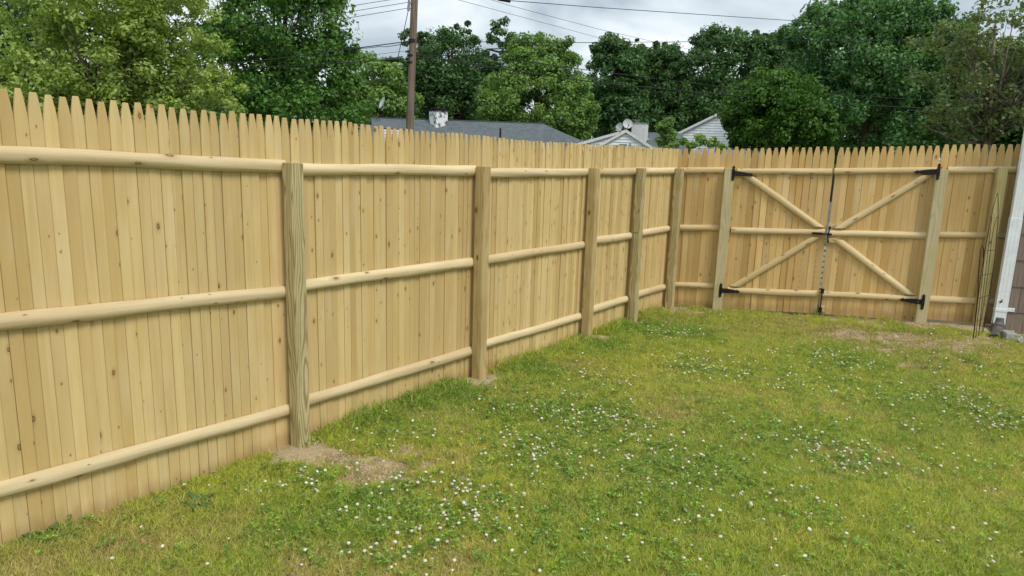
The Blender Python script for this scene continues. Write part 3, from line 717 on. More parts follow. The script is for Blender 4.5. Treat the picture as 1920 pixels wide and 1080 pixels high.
# ------------------------------------------------------------------ utility pole and lines
def pole_mat():
    k = NT('weathered_pole'); vec, o = k.obj()
    g = k.noise(k.xyz(k.math('MULTIPLY', o['X'], 30.0), k.math('MULTIPLY', o['Y'], 30.0), k.math('MULTIPLY', o['Z'], .9)), 1.0, 4, .65)
    h = k.noise(k.xyz(o['X'], o['Y'], k.math('MULTIPLY', o['Z'], .5)), 1.5, 3)
    c = k.mix(k.step(g, .35, .7), (.25, .19, .145), (.10, .078, .062)); c = k.mix(k.math('MULTIPLY', k.step(h, .45, .65), .5), c, (.20, .18, .16))
    return k.done(c, .9, .15)
PT = at(777, 0, 28); PB = at(768.5, 236, 28)
slope = (PT - PB) / (PT[2] - PB[2])
base = PB - slope * (PB[2] + 1.0); top = PB + slope * (11.0 - PB[2])
up = empty('utility_pole', tuple(base))
tag(up, 'tall brown wooden utility pole standing in front of the long grey roof', 'utility pole')
mb = MB(); mb.tube([(0, 0, 0), tuple((top - base) * .5), tuple(top - base)], [.155, .14, .115], 14); mb.build('shaft', pole_mat(), up, smooth=True, angle=.8)
M_CABLE = plain('black_cable', (.02, .02, .022), .6)
M_GREYM = plain('grey_metal', (.30, .31, .31), .5, .5, .1)
def pl(px, py, D=28): return at(px, py, D)
def brk(px, py, h=.16):
    P = pl(px, py) - base; f_, r_ = hdir(px); mb = MB()
    mb.tube([P - np.array([0, 0, h / 2]), P + np.array([0, 0, h / 2])], .175 - .003 * P[2], 12); mb.build('band', M_CABLE, up)
brk(773, 77, .14); brk(771, 104, .07); brk(770, 117, .07)
for i, (px, py) in enumerate(((767, 5), (766, 15))):
    P = pl(px, py, 27.9) - base; mb = MB(); q_ = pl(775, py, 28) - base
    mb.tube([P - np.array([0, 0, .10]), P + np.array([0, 0, .12])], [.05, .04], 8); mb.tube([P, q_], .03, 6); mb.build('insulator', M_GREYM, up)
def line(lst, rad, label, ends=None, sag=.0):
    mb = MB(); P = [at(*q_) for q_ in lst]; pts = []
    for a, b in zip(P[:-1], P[1:]):
        for t in np.linspace(0, 1, 9)[:-1]: pts.append(a + (b - a) * t - np.array([0, 0, sag * 4 * t * (1 - t)]))
    pts.append(P[-1]); o0 = np.array(pts[0])
    mb.tube([tuple(p - o0) for p in pts], rad, 5)
    return tag(mb.build('power_line', M_CABLE, None, tuple(o0), smooth=True), label, 'cable', 'overhead lines')
line([(-420, 60, 26), (640, 14, 27.6), (735, -1, 28), (768, -6, 28)], .010, 'highest thin line running into the pole from the maples')
line([(-420, 120, 26), (645, 24, 27.6), (767, 4, 27.9)], .010, 'middle of three thin lines rising to the pole top from the maples')
line([(-420, 140, 26), (645, 35, 27.6), (766, 15, 27.9)], .010, 'lowest of three thin lines rising to the pole top from the maples')
line([(-300, 155, 24), (0, 151, 25), (365, 126, 26.5), (547, 107, 27.2), (663, 91, 27.7), (770, 77, 27.9)], .018, 'thick cable crossing the maple to the banded pole joint')
line([(665, 91, 27.6), (712, 87, 27.6), (735, 86, 27.6), (770, 78, 27.7)], .012, 'short slack cable bridging under the thick cable beside the pole', sag=.02)
line([(-300, 160, 24), (0, 152, 25), (401, 132, 26.8), (640, 118, 27.6), (725, 113, 27.8), (770, 117, 27.9)], .016, 'lower thick cable with splice crossing the maple to the pole')
mb = MB(); a, b = at(722, 112.5, 27.75), at(748, 111.5, 27.8); mb.tube([(0, 0, 0), tuple((b - a) * .5), tuple(b - a)], [.05, .085, .08], 8); tag(mb.build('cable_splice_box', M_CABLE, None, tuple(a), smooth=True, angle=.9), 'black sausage shaped splice case hanging on the lower cable by the pole', 'splice case')
line([(690, 104, 27.6), (772, 94, 27.9)], .007, 'faint thin wire running into the pole just above the splice case')
line([(767, 13, 27.9), (746, 108, 27.8)], .014, 'steep guy wire slanting down from the pole top to the splice case')
line([(776, 77, 28), (1060, 80, 33), (1500, 77, 40), (2050, 73, 50)], .014, 'thin level line running from the pole across the tall maple')
line([(771, 104, 28), (912, 104, 30), (1120, 134, 34), (1364, 164, 38), (1736, 188, 45), (2050, 196, 52)], .018, 'upper of two dark cables drooping from the pole across the houses')
line([(770, 108, 28), (816, 109, 28.5), (925, 127, 30), (1120, 155, 34), (1509, 192, 40), (1736, 203, 45), (2050, 212, 52)], .024, 'lower of two dark cables drooping from the pole across the houses')
line([(700, -60, 24), (860, 0, 28), (1120, 70, 36), (1167, 79, 37), (1300, 105, 40)], .008, 'faint wire slanting down across the open sky nearest the pole')
line([(800, -38, 24), (951, 9, 28), (1120, 54, 33), (1220, 77, 36), (1330, 100, 40)], .008, 'faint wire slanting down across the open sky above the dark oaks')
line([(760, -14, 20), (928, -1, 22), (1120, 14, 25), (1474, 38, 31), (1700, 50, 36)], .011, 'thick wire crossing the bright sky to the top of the tall maple')
mb = MB(); a, b = at(934, -2, 22.1), at(956, 2, 22.3); mb.tube([(0, 0, 0), tuple(b - a)], .05, 8); tag(mb.build('line_spacer', M_CABLE, None, tuple(a)), 'small dark clamp on the thick wire at the top of the sky', 'clamp', None)

# ------------------------------------------------------------------ houses beyond the fence
def roof_mat():
    k = NT('grey_roof_shingles'); vec, o = k.obj()
    br = k.n('ShaderNodeTexBrick'); br.inputs['Scale'].default_value = 1.0; br.inputs['Mortar Size'].default_value = .012; br.inputs['Brick Width'].default_value = .4; br.inputs['Row Height'].default_value = .16
    k.l(k.xyz(o['X'], k.math('MULTIPLY', o['Z'], 2.1), 0.0), br.inputs['Vector'])
    br.inputs['Color1'].default_value = (.095, .115, .128, 1); br.inputs['Color2'].default_value = (.145, .168, .18, 1); br.inputs['Mortar'].default_value = (.06, .065, .07, 1)
    n = k.noise(vec, 2.5, 4, .6); n2 = k.noise(vec, 18, 4, .7)
    c = k.mix(k.math('MULTIPLY', k.step(n, .35, .7), .4), br.outputs[0], (.155, .17, .176)); c = k.mix(k.math('MULTIPLY', k.step(n2, .5, .7), .35), c, (.09, .10, .105))
    return k.done(c, .9, .15)
M_ROOF = roof_mat()
def siding(w, z0, z1, step=.19, lap=.045):         # lapped boards across x, facing -y
    mb = MB(); z = z0; v = []; 
    while z < z1 - 1e-4:
        zt = min(z + step, z1)
        mb.add([(-w / 2, -lap, z), (w / 2, -lap, z), (w / 2, -.003, zt), (-w / 2, -.003, zt), (-w / 2, 0, z), (w / 2, 0, z)], [(0, 1, 2, 3), (4, 5, 1, 0)]); z = zt
    return mb
def gable_siding(hw, z0, slope, step=.19, lap=.045):
    mb = MB(); z = z0; top_ = z0 + hw * slope
    while z < top_ - 1e-4:
        zt = min(z + step, top_ - .002); a = (top_ - z) / slope; b = max(.003, (top_ - zt) / slope)
        mb.add([(-a, -lap, z), (a, -lap, z), (b, -.003, zt), (-b, -.003, zt), (-a, 0, z), (a, 0, z)], [(0, 1, 2, 3), (4, 5, 1, 0)]); z += step
    return mb
GL = -1.15
# long hip roofed house behind the pole
f1, r1 = hdir(866)
L_, R_ = at(690, 221, 55), at(1018, 232, 55)
ctr = (L_ + R_) / 2; hl = np.linalg.norm((R_ - L_)[:2]) / 2
ang = math.atan2((R_ - L_)[1], (R_ - L_)[0])
h1 = empty('hip_roof_house', (float(ctr[0]), float(ctr[1]), GL), ang)
tag(h1, 'long low house with grey hip roof and peeling painted chimney behind the pole', 'house')
zr_ = float(ctr[2]) - GL; run = 4.6; ze = zr_ - run * .46
mb = MB(); e_ = run
mb.add([(-hl, 0, zr_), (hl, 0, zr_), (hl + e_, -e_, ze), (-hl - e_, -e_, ze), (hl + e_, e_, ze), (-hl - e_, e_, ze)], [(0, 3, 2, 1), (1, 2, 4), (0, 1, 4, 5), (0, 5, 3), (3, 5, 4, 2)])
mb.build('roof', M_ROOF, h1)
mb = siding(2 * (hl + e_) - .8, 0, ze - .02); mb.build('wall', M_WHITE2, h1, (0, -e_ + .4, 0))
for sx in (-1, 1):
    mb = siding(2 * e_ - .8, 0, ze - .02); mb.build('wall', M_WHITE2, h1, (sx * (hl + e_ - .4), 0, 0), (0, 0, sx * math.pi / 2))
mb = MB(); mb.tube([(-hl, 0, zr_ + .02), (hl, 0, zr_ + .02)], .05, 6); mb.build('ridge_cap', plain('ridge', (.08, .09, .10), .9), h1)
k = NT('peeling_paint'); vec, o = k.obj(); n = k.noise(vec, 3.5, 5, .7, .5)
M_PEEL = k.done(k.mix(k.step(n, .50, .56), (.75, .78, .78), (.10, .11, .13)), .8, .2)
P_ = at(822, 220, 54) ; lp = Matrix.Rotation(-ang, 3, 'Z') @ Vector(P_ - np.array([ctr[0], ctr[1], 0]))
ch = MB(); ch.box(-.5, .5, -.5, .5, zr_ - 1.2, zr_ + .62); cho = ch.build('chimney', M_PEEL, h1, (lp.x, -.62, 0), (0, 0, R(32)))
cap = MB(); cap.box(-.56, .56, -.56, .56, zr_ + .621, zr_ + .70); cap.box(-.42, .42, -.42, .42, zr_ + .78, zr_ + .86)
for a_ in (-.3, .3):
    for b_ in (-.3, .3): cap.box(a_ - .04, a_ + .04, b_ - .04, b_ + .04, zr_ + .70, zr_ + .78)
cap.build('chimney_cap', M_CABLE, cho)
P_ = at(938, 250, 51.5); lp = Matrix.Rotation(-ang, 3, 'Z') @ Vector(P_ - np.array([ctr[0], ctr[1], 0]))
mb = MB(); mb.tube([(0, 0, -.5), (0, 0, .35)], .07, 8); mb.build('vent_pipe', M_CABLE, h1, (lp.x, lp.y, float(P_[2]) - GL))
P_ = at(733, 242, 47); lf_ = Matrix.Rotation(-ang, 3, 'Z') @ Vector(P_ - np.array([ctr[0], ctr[1], 0]))
mb = siding(1.5, 0, float(P_[2]) - GL); mb.build('porch_wall', M_WHITE2, h1, (lf_.x, lf_.y, 0))
mb = MB(); mb.box(-.8, .8, -.05, 3.0, float(P_[2]) - GL, float(P_[2]) - GL + .06); mb.build('porch_roof', M_ROOF, h1, (lf_.x, lf_.y, 0))

M_DISH = plain('dish_grey', (.50, .52, .53), .5, 0, .06)
def dish(px, py, D, rad, yaw, tilt, label):
    P = at(px, py, D); o = empty('satellite_dish', (float(P[0]), float(P[1]), float(P[2]) - .45), yaw)
    tag(o, label, 'satellite dish', 'satellite dishes on the roofs')
    mb = MB(); n_ = 18; v = [(0, .10, 0)]; f_ = []
    for i in range(1, 5):
        r_ = rad * i / 4
        for q_ in range(n_): v.append((r_ * math.cos(q_ * 2 * math.pi / n_), .10 * (1 - (i / 4) ** 2), r_ * math.sin(q_ * 2 * math.pi / n_)))
    for q_ in range(n_): f_.append((0, 1 + q_, 1 + (q_ + 1) % n_))
    for i in range(3):
        for q_ in range(n_): f_.append((1 + i * n_ + q_, 1 + (i + 1) * n_ + q_, 1 + (i + 1) * n_ + (q_ + 1) % n_, 1 + i * n_ + (q_ + 1) % n_))
    mb.add(v, f_); ob = mb.build('reflector', M_DISH, o, (0, 0, .45), (tilt, 0, 0), smooth=True)
    mb = MB(); mb.tube([(0, .12, .45), (0, .12, .1), (0, .0, -.12)], .035, 6); mb.build('mast', M_GREYM, o)
    mb = MB(); mb.tube([(0, .02, .45 - rad * .9), (0, -rad * 1.1, .45 - rad * .35)], .025, 6); mb.tube([(0, -rad * 1.12, .45 - rad * .38), (0, -rad * 1.05, .45 - rad * .2)], .05, 6); mb.build('feed_arm', M_GREYM, o)
fz, rz_ = hdir(716); va = math.atan2(-fz[0], fz[1])
dish(716, 192, 54, .46, va - R(72), R(-22), 'grey dish seen nearly edge on above the long grey roof beside the maple')
dish(1161, 238, 49.5, .30, va - R(60), R(-15), 'small grey dish seen edge on, left of the pair on the white gable house')
dish(1177, 232, 49.5, .33, va + R(-10), R(-18), 'round grey dish facing the yard beside the white chimney')

# white gabled house
f2, r2 = hdir(1190); ang2 = math.atan2(r2[1], r2[0])
AP = at(1174, 245, 48)
h2 = empty('gable_house', (float(AP[0]), float(AP[1]), GL), ang2)
tag(h2, 'white sided house with a small front gable, grey roof and square white chimney', 'house')
def loc2(px, py, D, ang_, org):
    P = at(px, py, D); q_ = Matrix.Rotation(-ang_, 3, 'Z') @ Vector((P[0] - org[0], P[1] - org[1], 0)); return q_.x, q_.y, float(P[2]) - GL
za_ = float(AP[2]) - GL; sl = .60; hw = 2.2
def gabled(parent, x, y, za, hw, sl, depth, ov=.14, rotz=0.0, trim=True):
    M_ = Matrix.Translation((x, y, 0)) @ Matrix.Rotation(rotz, 4, 'Z')
    mb = gable_siding(hw - .1, za - hw * sl, sl * .985); mb.v = [tuple(M_ @ Vector(p)) for p in mb.v]; mb.build('gable_wall', M_WHITE2, parent)
    mb = siding(2 * (hw - .12), 0, za - hw * sl); mb.v = [tuple(M_ @ Vector(p)) for p in mb.v]; mb.build('wall', M_WHITE2, parent)
    mb = MB()
    for s_ in (-1, 1): mb.box(min(0, s_ * .05) + s_ * (hw - .15), max(0, s_ * .05) + s_ * (hw - .15), .02, depth, 0, za - hw * sl)
    mb.v = [tuple(M_ @ Vector(p)) for p in mb.v]; mb.build('side_wall', M_WHITE2, parent)
    mb = MB(); t = .07
    for s_ in (-1, 1):
        v = [(0, -ov, za), (s_ * (hw + .1), -ov, za - (hw + .1) * sl), (s_ * (hw + .1), depth, za - (hw + .1) * sl), (0, depth, za)]
        v += [(a, b, c + t) for a, b, c in v]
        mb.add(v, [(0, 1, 2, 3), (7, 6, 5, 4), (0, 4, 5, 1), (1, 5, 6, 2), (2, 6, 7, 3), (3, 7, 4, 0)])
    mb.v = [tuple(M_ @ Vector(p)) for p in mb.v]; mb.build('roof', M_ROOF, parent)
    mb = MB(); t = .20
    for s_ in (-1, 1):
        v = [(0, -ov - .03, za + .075), (s_ * (hw + .12), -ov - .03, za + .075 - (hw + .12) * sl), (s_ * (hw + .12), -ov - .03, za - .12 - (hw + .12) * sl), (0, -ov - .03, za - .12)]
        v += [(a, b + .026, c) for a, b, c in v]
        mb.add(v, [(0, 1, 2, 3), (7, 6, 5, 4), (0, 4, 5, 1), (1, 5, 6, 2), (2, 6, 7, 3), (3, 7, 4, 0)])
    mb.v = [tuple(M_ @ Vector(p)) for p in mb.v]; mb.build('rake_board', M_WHITE, parent)
gabled(h2, 0, 0, za_, hw, sl, 5.0)
xx, yy, zz = loc2(1170, 246, 51, ang2, AP)
gabled(h2, xx, yy, zz, 3.6, .31, 1.6)
# main roof running to the right behind the front gable
xa, ya, zA = loc2(1180, 245.5, 52, ang2, AP); xb, yb, zB = loc2(1280, 251.5, 52, ang2, AP)
mb = MB(); zz = (zA + zB) / 2; dpt = 4.0; drop = dpt * .42
v = [(xa - .3, ya, zz), (xb, ya, zz), (xb + .2, ya - dpt, zz - drop), (xa - .3, ya - dpt, zz - drop), (xb + .2, ya + dpt, zz - drop), (xa - .3, ya + dpt, zz - drop)]
mb.add(v, [(0, 3, 2, 1), (0, 1, 4, 5), (3, 5, 4, 2), (1, 2, 4), (0, 5, 3)]); mb.build('main_roof', M_ROOF, h2)
mb = siding(xb - xa, 0, zz - drop - .03); mb.build('main_wall', M_WHITE2, h2, ((xa + xb) / 2, ya - dpt + .35, 0))
xc, yc, zC = loc2(1200, 240, 50.5, ang2, AP)
mb = MB(); mb.box(-.48, .48, -.4, .4, zC - 1.3, zC + .30); c_ = mb.build('chimney', M_WHITE, h2, (xc, yc, 0), (0, 0, R(-14)))
mb = MB(); mb.box(-.53, .53, -.45, .45, zC + .301, zC + .34); mb.tube([(-.25, 0, zC + .34), (-.25, 0, zC + .50)], .13, 8); mb.box(-.45, -.05, -.2, .2, zC + .50, zC + .54); mb.build('chimney_cap', M_GREYM, c_)
mb = MB(); mb.box(-.38, .12, -.06, -.022, za_ - 1.30, za_ - .86); mb.build('gable_vent', M_GREYM, h2)
mb = MB(); mb.tube([(.33, -.08, za_ - 1.5), (.33, -.08, za_ - .75)], .045, 6); mb.build('pipe', M_GREYM, h2)
# second white gable at the right, behind the bright maple
f3, r3 = hdir(1360); ang3 = math.atan2(r3[1], r3[0])
AP3 = at(1368, 203, 57)
h3 = empty('white_gable_house', (float(AP3[0]), float(AP3[1]), GL), ang3)
tag(h3, 'taller white sided gable house half hidden behind the bright maple', 'house')
gabled(h3, 0, 0, float(AP3[2]) - GL, 4.6, .53, 6.0, .2)

# ------------------------------------------------------------------ trees
def leaf_mat(name, a, b, c, trans=.35):
    k = NT(name)
    g = k.n('ShaderNodeAttribute', attribute_name='tint').outputs['Fac']
    col = k.mix(k.step(g, 0.0, .55), a, b); col = k.mix(k.step(g, .55, 1.0), col, c)
    k.done(col, .5, .35)
    tr = k.n('ShaderNodeBsdfTranslucent'); k.l(k.mix(1.0, col, (1.25, 1.3, .55), 'MULTIPLY'), tr.inputs['Color'])
    ms = k.n('ShaderNodeMixShader'); ms.inputs[0].default_value = trans
    k.l(k.b.outputs[0], ms.inputs[1]); k.l(tr.outputs[0], ms.inputs[2]); k.l(ms.outputs[0], k.out.inputs['Surface'])
    return k.m
def leaves(C, rad, n_each, size, rng, up_bias=.55, flat=.75):
    C = np.asarray(C); m = len(C); tot = m * n_each
    cen = np.repeat(C, n_each, 0); rr = np.repeat(rad, n_each)
    d = rng.normal(size=(tot, 3)); d /= np.linalg.norm(d, axis=1, keepdims=True)
    u = rng.uniform(0, 1, tot) ** .45
    off = d * (u * rr)[:, None]; off[:, 2] *= flat
    P = cen + off
    nrm = d * .9 + rng.normal(size=(tot, 3)) * .55 + np.array([0, 0, up_bias]); nrm /= np.linalg.norm(nrm, axis=1, keepdims=True)
    t = np.cross(nrm, rng.normal(size=(tot, 3))); t /= np.linalg.norm(t, axis=1, keepdims=True)
    b = np.cross(nrm, t)
    s = (size * rng.uniform(.6, 1.35, tot))[:, None]; wd = rng.uniform(.45, .8, tot)[:, None]
    droop = nrm * s * .25
    V = np.stack([P - t * s, P + b * s * wd + droop, P + t * s, P - b * s * wd + droop], 1).reshape(-1, 3)
    cl = np.repeat(rng.uniform(0, 1, m), n_each)
    tint = np.clip(.45 * cl + .55 * rng.uniform(0, 1, tot), 0, 1)
    return V, np.repeat(tint, 4)
def crown_obj(name, V, tint, mat, parent, loc=(0, 0, 0)):
    me = fast_mesh(name, V, 4)
    at_ = me.attributes.new('tint', 'FLOAT', 'POINT'); at_.data.foreach_set('value', tint.astype(np.float32))
    return link(name, me, mat, parent, loc)
BARK = plain('tree_bark', (.11, .085, .065), .95, 0, .3, 8, .5)
BARK2 = plain('grey_bark', (.20, .165, .13), .95, 0, .3, 8, .5)
def tree(name, label, base, ells, n_cl, n_leaf, size, mat, seed, cl_r=(.10, .17), trunk_r=.2, limbs=14, bark=BARK, flat=.75, group='trees beyond the fence', fork=.35, shell=.55, branch_vis=1.0, cat_='tree'):
    """ells: ellipsoids (dx across, dy away, z, rx, ry, rz) in metres from the base, x across the view, y away"""
    rng = np.random.default_rng(seed); base = np.array([base[0], base[1], base[2]], float)
    f_ = np.array([base[0] - CAM[0], base[1] - CAM[1], 0]); f_ /= np.linalg.norm(f_); r_ = np.array([f_[1], -f_[0], 0])
    o = empty(name, tuple(base)); tag(o, label, cat_, group)
    C, Rd = [], []
    vol = np.array([e_[3] * e_[4] * e_[5] for e_ in ells]) ** .7; vol /= vol.sum()
    for e_, p_ in zip(ells, vol):
        k_ = max(6, int(n_cl * p_)); d = rng.normal(size=(k_, 3)); d /= np.linalg.norm(d, axis=1, keepdims=True)
        u = shell + (1.02 - shell) * rng.uniform(0, 1, k_) ** .7
        ls = min(e_[3], e_[5])
        Pl = np.stack([e_[0] + d[:, 0] * u * e_[3], e_[1] + d[:, 1] * u * e_[4], e_[2] + d[:, 2] * u * e_[5]], 1)
        rad_ = rng.uniform(*cl_r, k_) * ls * 2
        C.append(Pl); Rd.append(rad_)
    Pl = np.concatenate(C); Rd = np.concatenate(Rd)
    keep = Pl[:, 2] > .3
    Pl, Rd = Pl[keep], Rd[keep]
    Cw = Pl[:, :1] * r_ + Pl[:, 1:2] * f_ + Pl[:, 2:3] * np.array([0, 0, 1])
    V, tint = leaves(Cw, Rd, n_leaf, size, rng, flat=flat)
    mb = MB(); top_ = max(e_[2] + e_[5] * .55 for e_ in ells); zf = top_ * fork
    mx_ = ells[0][0] * r_ + ells[0][1] * f_
    mb.tube([(0, 0, -.1), tuple(mx_ * .2 + np.array([0, 0, zf * .5])), tuple(mx_ * .6 + np.array([0, 0, zf])), tuple(mx_ + np.array([0, 0, top_]))], [trunk_r * 1.25, trunk_r, trunk_r * .85, trunk_r * .15], 9)
    sel = rng.choice(len(Cw), min(limbs, len(Cw)), replace=False)
    for j in sel:
        tgt = Cw[j]; h0 = min(max(zf, tgt[2] * rng.uniform(.45, .75)), top_ * .9); fr = (h0 - zf) / max(top_ - zf, .1)
        st_ = mx_ * (.6 + .4 * fr) + np.array([0, 0, h0]); mid = (st_ + tgt) / 2 + rng.normal(size=3) * .12 * np.linalg.norm(tgt - st_) + np.array([0, 0, .06 * np.linalg.norm(tgt - st_)])
        r0 = trunk_r * (.42 - .25 * fr) * branch_vis
        mb.tube([tuple(st_), tuple(mid), tuple(tgt)], [r0, r0 * .6, r0 * .2], 6)
        for q_ in range(2):
            t2 = tgt + rng.normal(size=3) * Rd[j] * 1.1; mb.tube([tuple(mid), tuple((mid + t2) / 2 + rng.normal(size=3) * .1), tuple(t2)], [r0 * .5, r0 * .3, r0 * .1], 5)
    mb.build('trunk', bark, o, smooth=True)
    crown_obj('crown', V, tint, mat, o)
    return o
def gbase(px, D, z=GL): P = at(px, 250, D); return (P[0], P[1], z)
def zat(py, px, D): return float(at(px, py, D)[2]) - GL
def mpp(D): return D / FPX                        # metres per photo pixel
def ell(px0, D, px, py, rxp, ryp, dy=0.0, ry=None):
    s_ = mpp(D); return ((px - px0) * s_, dy, zat(py, px, D), rxp * s_, (ry or rxp) * s_ * .9, ryp * s_)

L_OAK = leaf_mat('oak_leaves', (0.048, 0.108, 0.041), (0.086, 0.180, 0.060), (0.162, 0.282, 0.102))
L_PALE = leaf_mat('pale_leaves', (0.19, 0.28, 0.055), (0.33, 0.44, 0.10), (0.50, 0.60, 0.24))
L_MAPLE = leaf_mat('maple_leaves', (0.060, 0.150, 0.034), (0.120, 0.252, 0.054), (0.228, 0.384, 0.096))
L_LIGHT = leaf_mat('light_leaves', (0.112, 0.207, 0.050), (0.190, 0.319, 0.078), (0.302, 0.448, 0.140))
L_BLUE = leaf_mat('silver_maple_leaves', (0.057, 0.138, 0.046), (0.101, 0.226, 0.073), (0.209, 0.352, 0.143))
L_BRIGHT = leaf_mat('bright_maple_leaves', (0.038, 0.098, 0.014), (0.070, 0.165, 0.022), (0.135, 0.255, 0.036))
L_DARK = leaf_mat('dark_leaves', (0.043, 0.098, 0.034), (0.074, 0.162, 0.050), (0.144, 0.246, 0.086))
L_BROWN = leaf_mat('dull_leaves', (0.092, 0.144, 0.048), (0.167, 0.224, 0.076), (0.287, 0.322, 0.138))


D = 42; tree('oak_tree', 'dark oak rising at the far end of the trees, behind the pale feathery tree', gbase(0, D), [ell(0, D, -20, 60, 105, 150), ell(0, D, 10, 210, 90, 70)], 260, 120, .12, L_OAK, 1, trunk_r=.3)
D = 25; tree('locust_tree', 'pale yellow green feathery tree rising behind the nearest pickets', gbase(235, D), [ell(235, D, 190, 110, 118, 130), ell(235, D, 310, 90, 100, 120), ell(235, D, 235, -10, 150, 90), ell(235, D, 110, 190, 90, 70), ell(235, D, 340, 200, 90, 70), ell(235, D, 230, 230, 140, 60), ell(235, D, 230, 120, 120, 110)], 620, 100, .062, L_PALE, 2, cl_r=(.07, .14), trunk_r=.085, limbs=60, bark=BARK2, flat=.7, shell=.4)
D = 30; tree('maple_tree', 'tall green maple standing just left of the pole', gbase(545, D), [ell(545, D, 540, 60, 110, 130), ell(545, D, 560, -60, 90, 80), ell(545, D, 470, 140, 90, 90), ell(545, D, 620, 130, 55, 70), ell(545, D, 560, 215, 130, 70), ell(545, D, 440, 20, 50, 80)], 520, 95, .085, L_MAPLE, 3, cl_r=(.08, .15), trunk_r=.17, limbs=24, flat=.9)
D = 62; tree('round_tree', 'low green tree between the maple and the pole', gbase(700, D), [ell(700, D, 700, 175, 62, 68), ell(700, D, 735, 200, 45, 55), ell(700, D, 660, 200, 50, 60)], 130, 110, .16, L_LIGHT, 4, trunk_r=.2)
D = 78; tree('oak_tree', 'dark clumpy oak behind the chimney, right of the pole', gbase(850, D), [ell(850, D, 845, 130, 70, 80), ell(850, D, 800, 160, 50, 70), ell(850, D, 930, 90, 34, 52), ell(850, D, 970, 100, 40, 30), ell(850, D, 900, 185, 95, 60), ell(850, D, 780, 90, 30, 40), ell(850, D, 870, 70, 26, 26), ell(850, D, 760, 130, 30, 30)], 420, 90, .17, L_OAK, 5, cl_r=(.10, .18), trunk_r=.4, limbs=40)
D = 66; tree('light_maple_tree', 'light green maple with a pointed top over the grey roof end', gbase(1005, D), [ell(1005, D, 1005, 190, 98, 75), ell(1005, D, 1000, 125, 58, 62), ell(1005, D, 1045, 125, 45, 50), ell(1005, D, 1060, 215, 60, 55), ell(1005, D, 940, 205, 45, 50)], 430, 100, .135, L_LIGHT, 6, cl_r=(.08, .14), trunk_r=.3, limbs=20)
D = 92
for j, (px, ee, lab) in enumerate(((1150, [(1150, 150, 55, 70), (1140, 105, 38, 35), (1160, 215, 60, 50)], 'dark rounded tree directly above the pair of dishes'),
        (1235, [(1235, 140, 48, 60), (1232, 100, 30, 28), (1240, 210, 60, 60)], 'narrow dark tree above the small shrub by the grey roof'),
        (1345, [(1340, 120, 70, 75), (1375, 70, 40, 32), (1320, 80, 40, 40), (1330, 200, 85, 60)], 'broad dark tree rising above the taller white gable'),
        (1432, [(1432, 120, 55, 75), (1420, 80, 38, 32), (1440, 190, 60, 60)], 'dark tree squeezed between the broad one and the tall maple'))):
    tree('dark_tree', lab, gbase(px, D + j * 3), [ell(px, D, *q_) for q_ in ee], 330, 85, .19, L_DARK if j % 2 else L_OAK, 30 + j, cl_r=(.09, .16), trunk_r=.4)
D = 105; P_ = gbase(1180, D)
tree('pine_tree', 'small dark pine tip poking above the tree line left of centre right', P_, [ell(1180, D, 1180, 85, 20, 14), ell(1180, D, 1180, 105, 28, 14), ell(1180, D, 1180, 135, 36, 24)], 90, 60, .25, L_DARK, 40, flat=.4)
D = 52; tree('silver_maple_tree', 'tallest broad maple filling the sky behind the double gate', gbase(1630, D), [ell(1630, D, 1620, 120, 135, 105), ell(1630, D, 1560, 90, 85, 75), ell(1630, D, 1700, 110, 95, 85), ell(1630, D, 1600, 45, 70, 42), ell(1630, D, 1690, 50, 60, 38), ell(1630, D, 1620, 215, 160, 70), ell(1630, D, 1745, 190, 60, 80), ell(1630, D, 1510, 65, 40, 45)], 950, 85, .12, L_BLUE, 8, cl_r=(.06, .12), trunk_r=.3, limbs=24, flat=1.0)
D = 40; tree('bright_maple_tree', 'bright yellow green maple in front of the white gable', gbase(1440, D), [ell(1440, D, 1448, 215, 84, 68), ell(1440, D, 1440, 175, 55, 42), ell(1440, D, 1402, 232, 44, 42), ell(1440, D, 1500, 240, 55, 40)], 330, 115, .095, L_BRIGHT, 9, trunk_r=.18)
D = 30; tree('ash_tree', 'thin dull brownish tree with visible limbs above the short fence by the house', gbase(1886, D), [ell(1886, D, 1850, 150, 75, 85), ell(1886, D, 1870, 60, 80, 50), ell(1886, D, 1920, 120, 60, 90), ell(1886, D, 1810, 225, 55, 30), ell(1886, D, 1790, 100, 55, 50)], 150, 50, .075, L_BROWN, 10, cl_r=(.10, .18), trunk_r=.15, limbs=50, bark=BARK2, fork=.45, branch_vis=.8)
D = 44; tree('shrub_tree', 'small round sapling beside the grey roof and the taller gable', gbase(1247, D), [ell(1247, D, 1247, 238, 14, 17), ell(1247, D, 1254, 256, 13, 12), ell(1247, D, 1241, 258, 11, 12)], 55, 90, .08, L_LIGHT, 11, trunk_r=.05, cl_r=(.2, .3))
D = 16; 
for j, (px, py, rx, ry, lab) in enumerate(((1300, 268, 28, 16, 'leafy shrub peeping over the fence corner'), (1345, 270, 22, 14, 'smaller leafy shrub just right of the fence corner shrub'), (1262, 278, 16, 9, 'low shrub tips behind the last pickets of the long fence'))):
    tree('shrub', lab, gbase(px, D, -.5), [ell(px, D, px, py - 0, rx, ry)[:2] + (float(at(px, py, D)[2]) + .5,) + ell(px, D, px, py, rx, ry)[3:], (0, 0, 1.1, rx * mpp(D) * 1.3, rx * mpp(D), .8)], 50, 60, .035, L_LIGHT, 50 + j, trunk_r=.03, cl_r=(.2, .32), limbs=10, group='shrubs behind the corner', fork=.1, cat_='shrub')

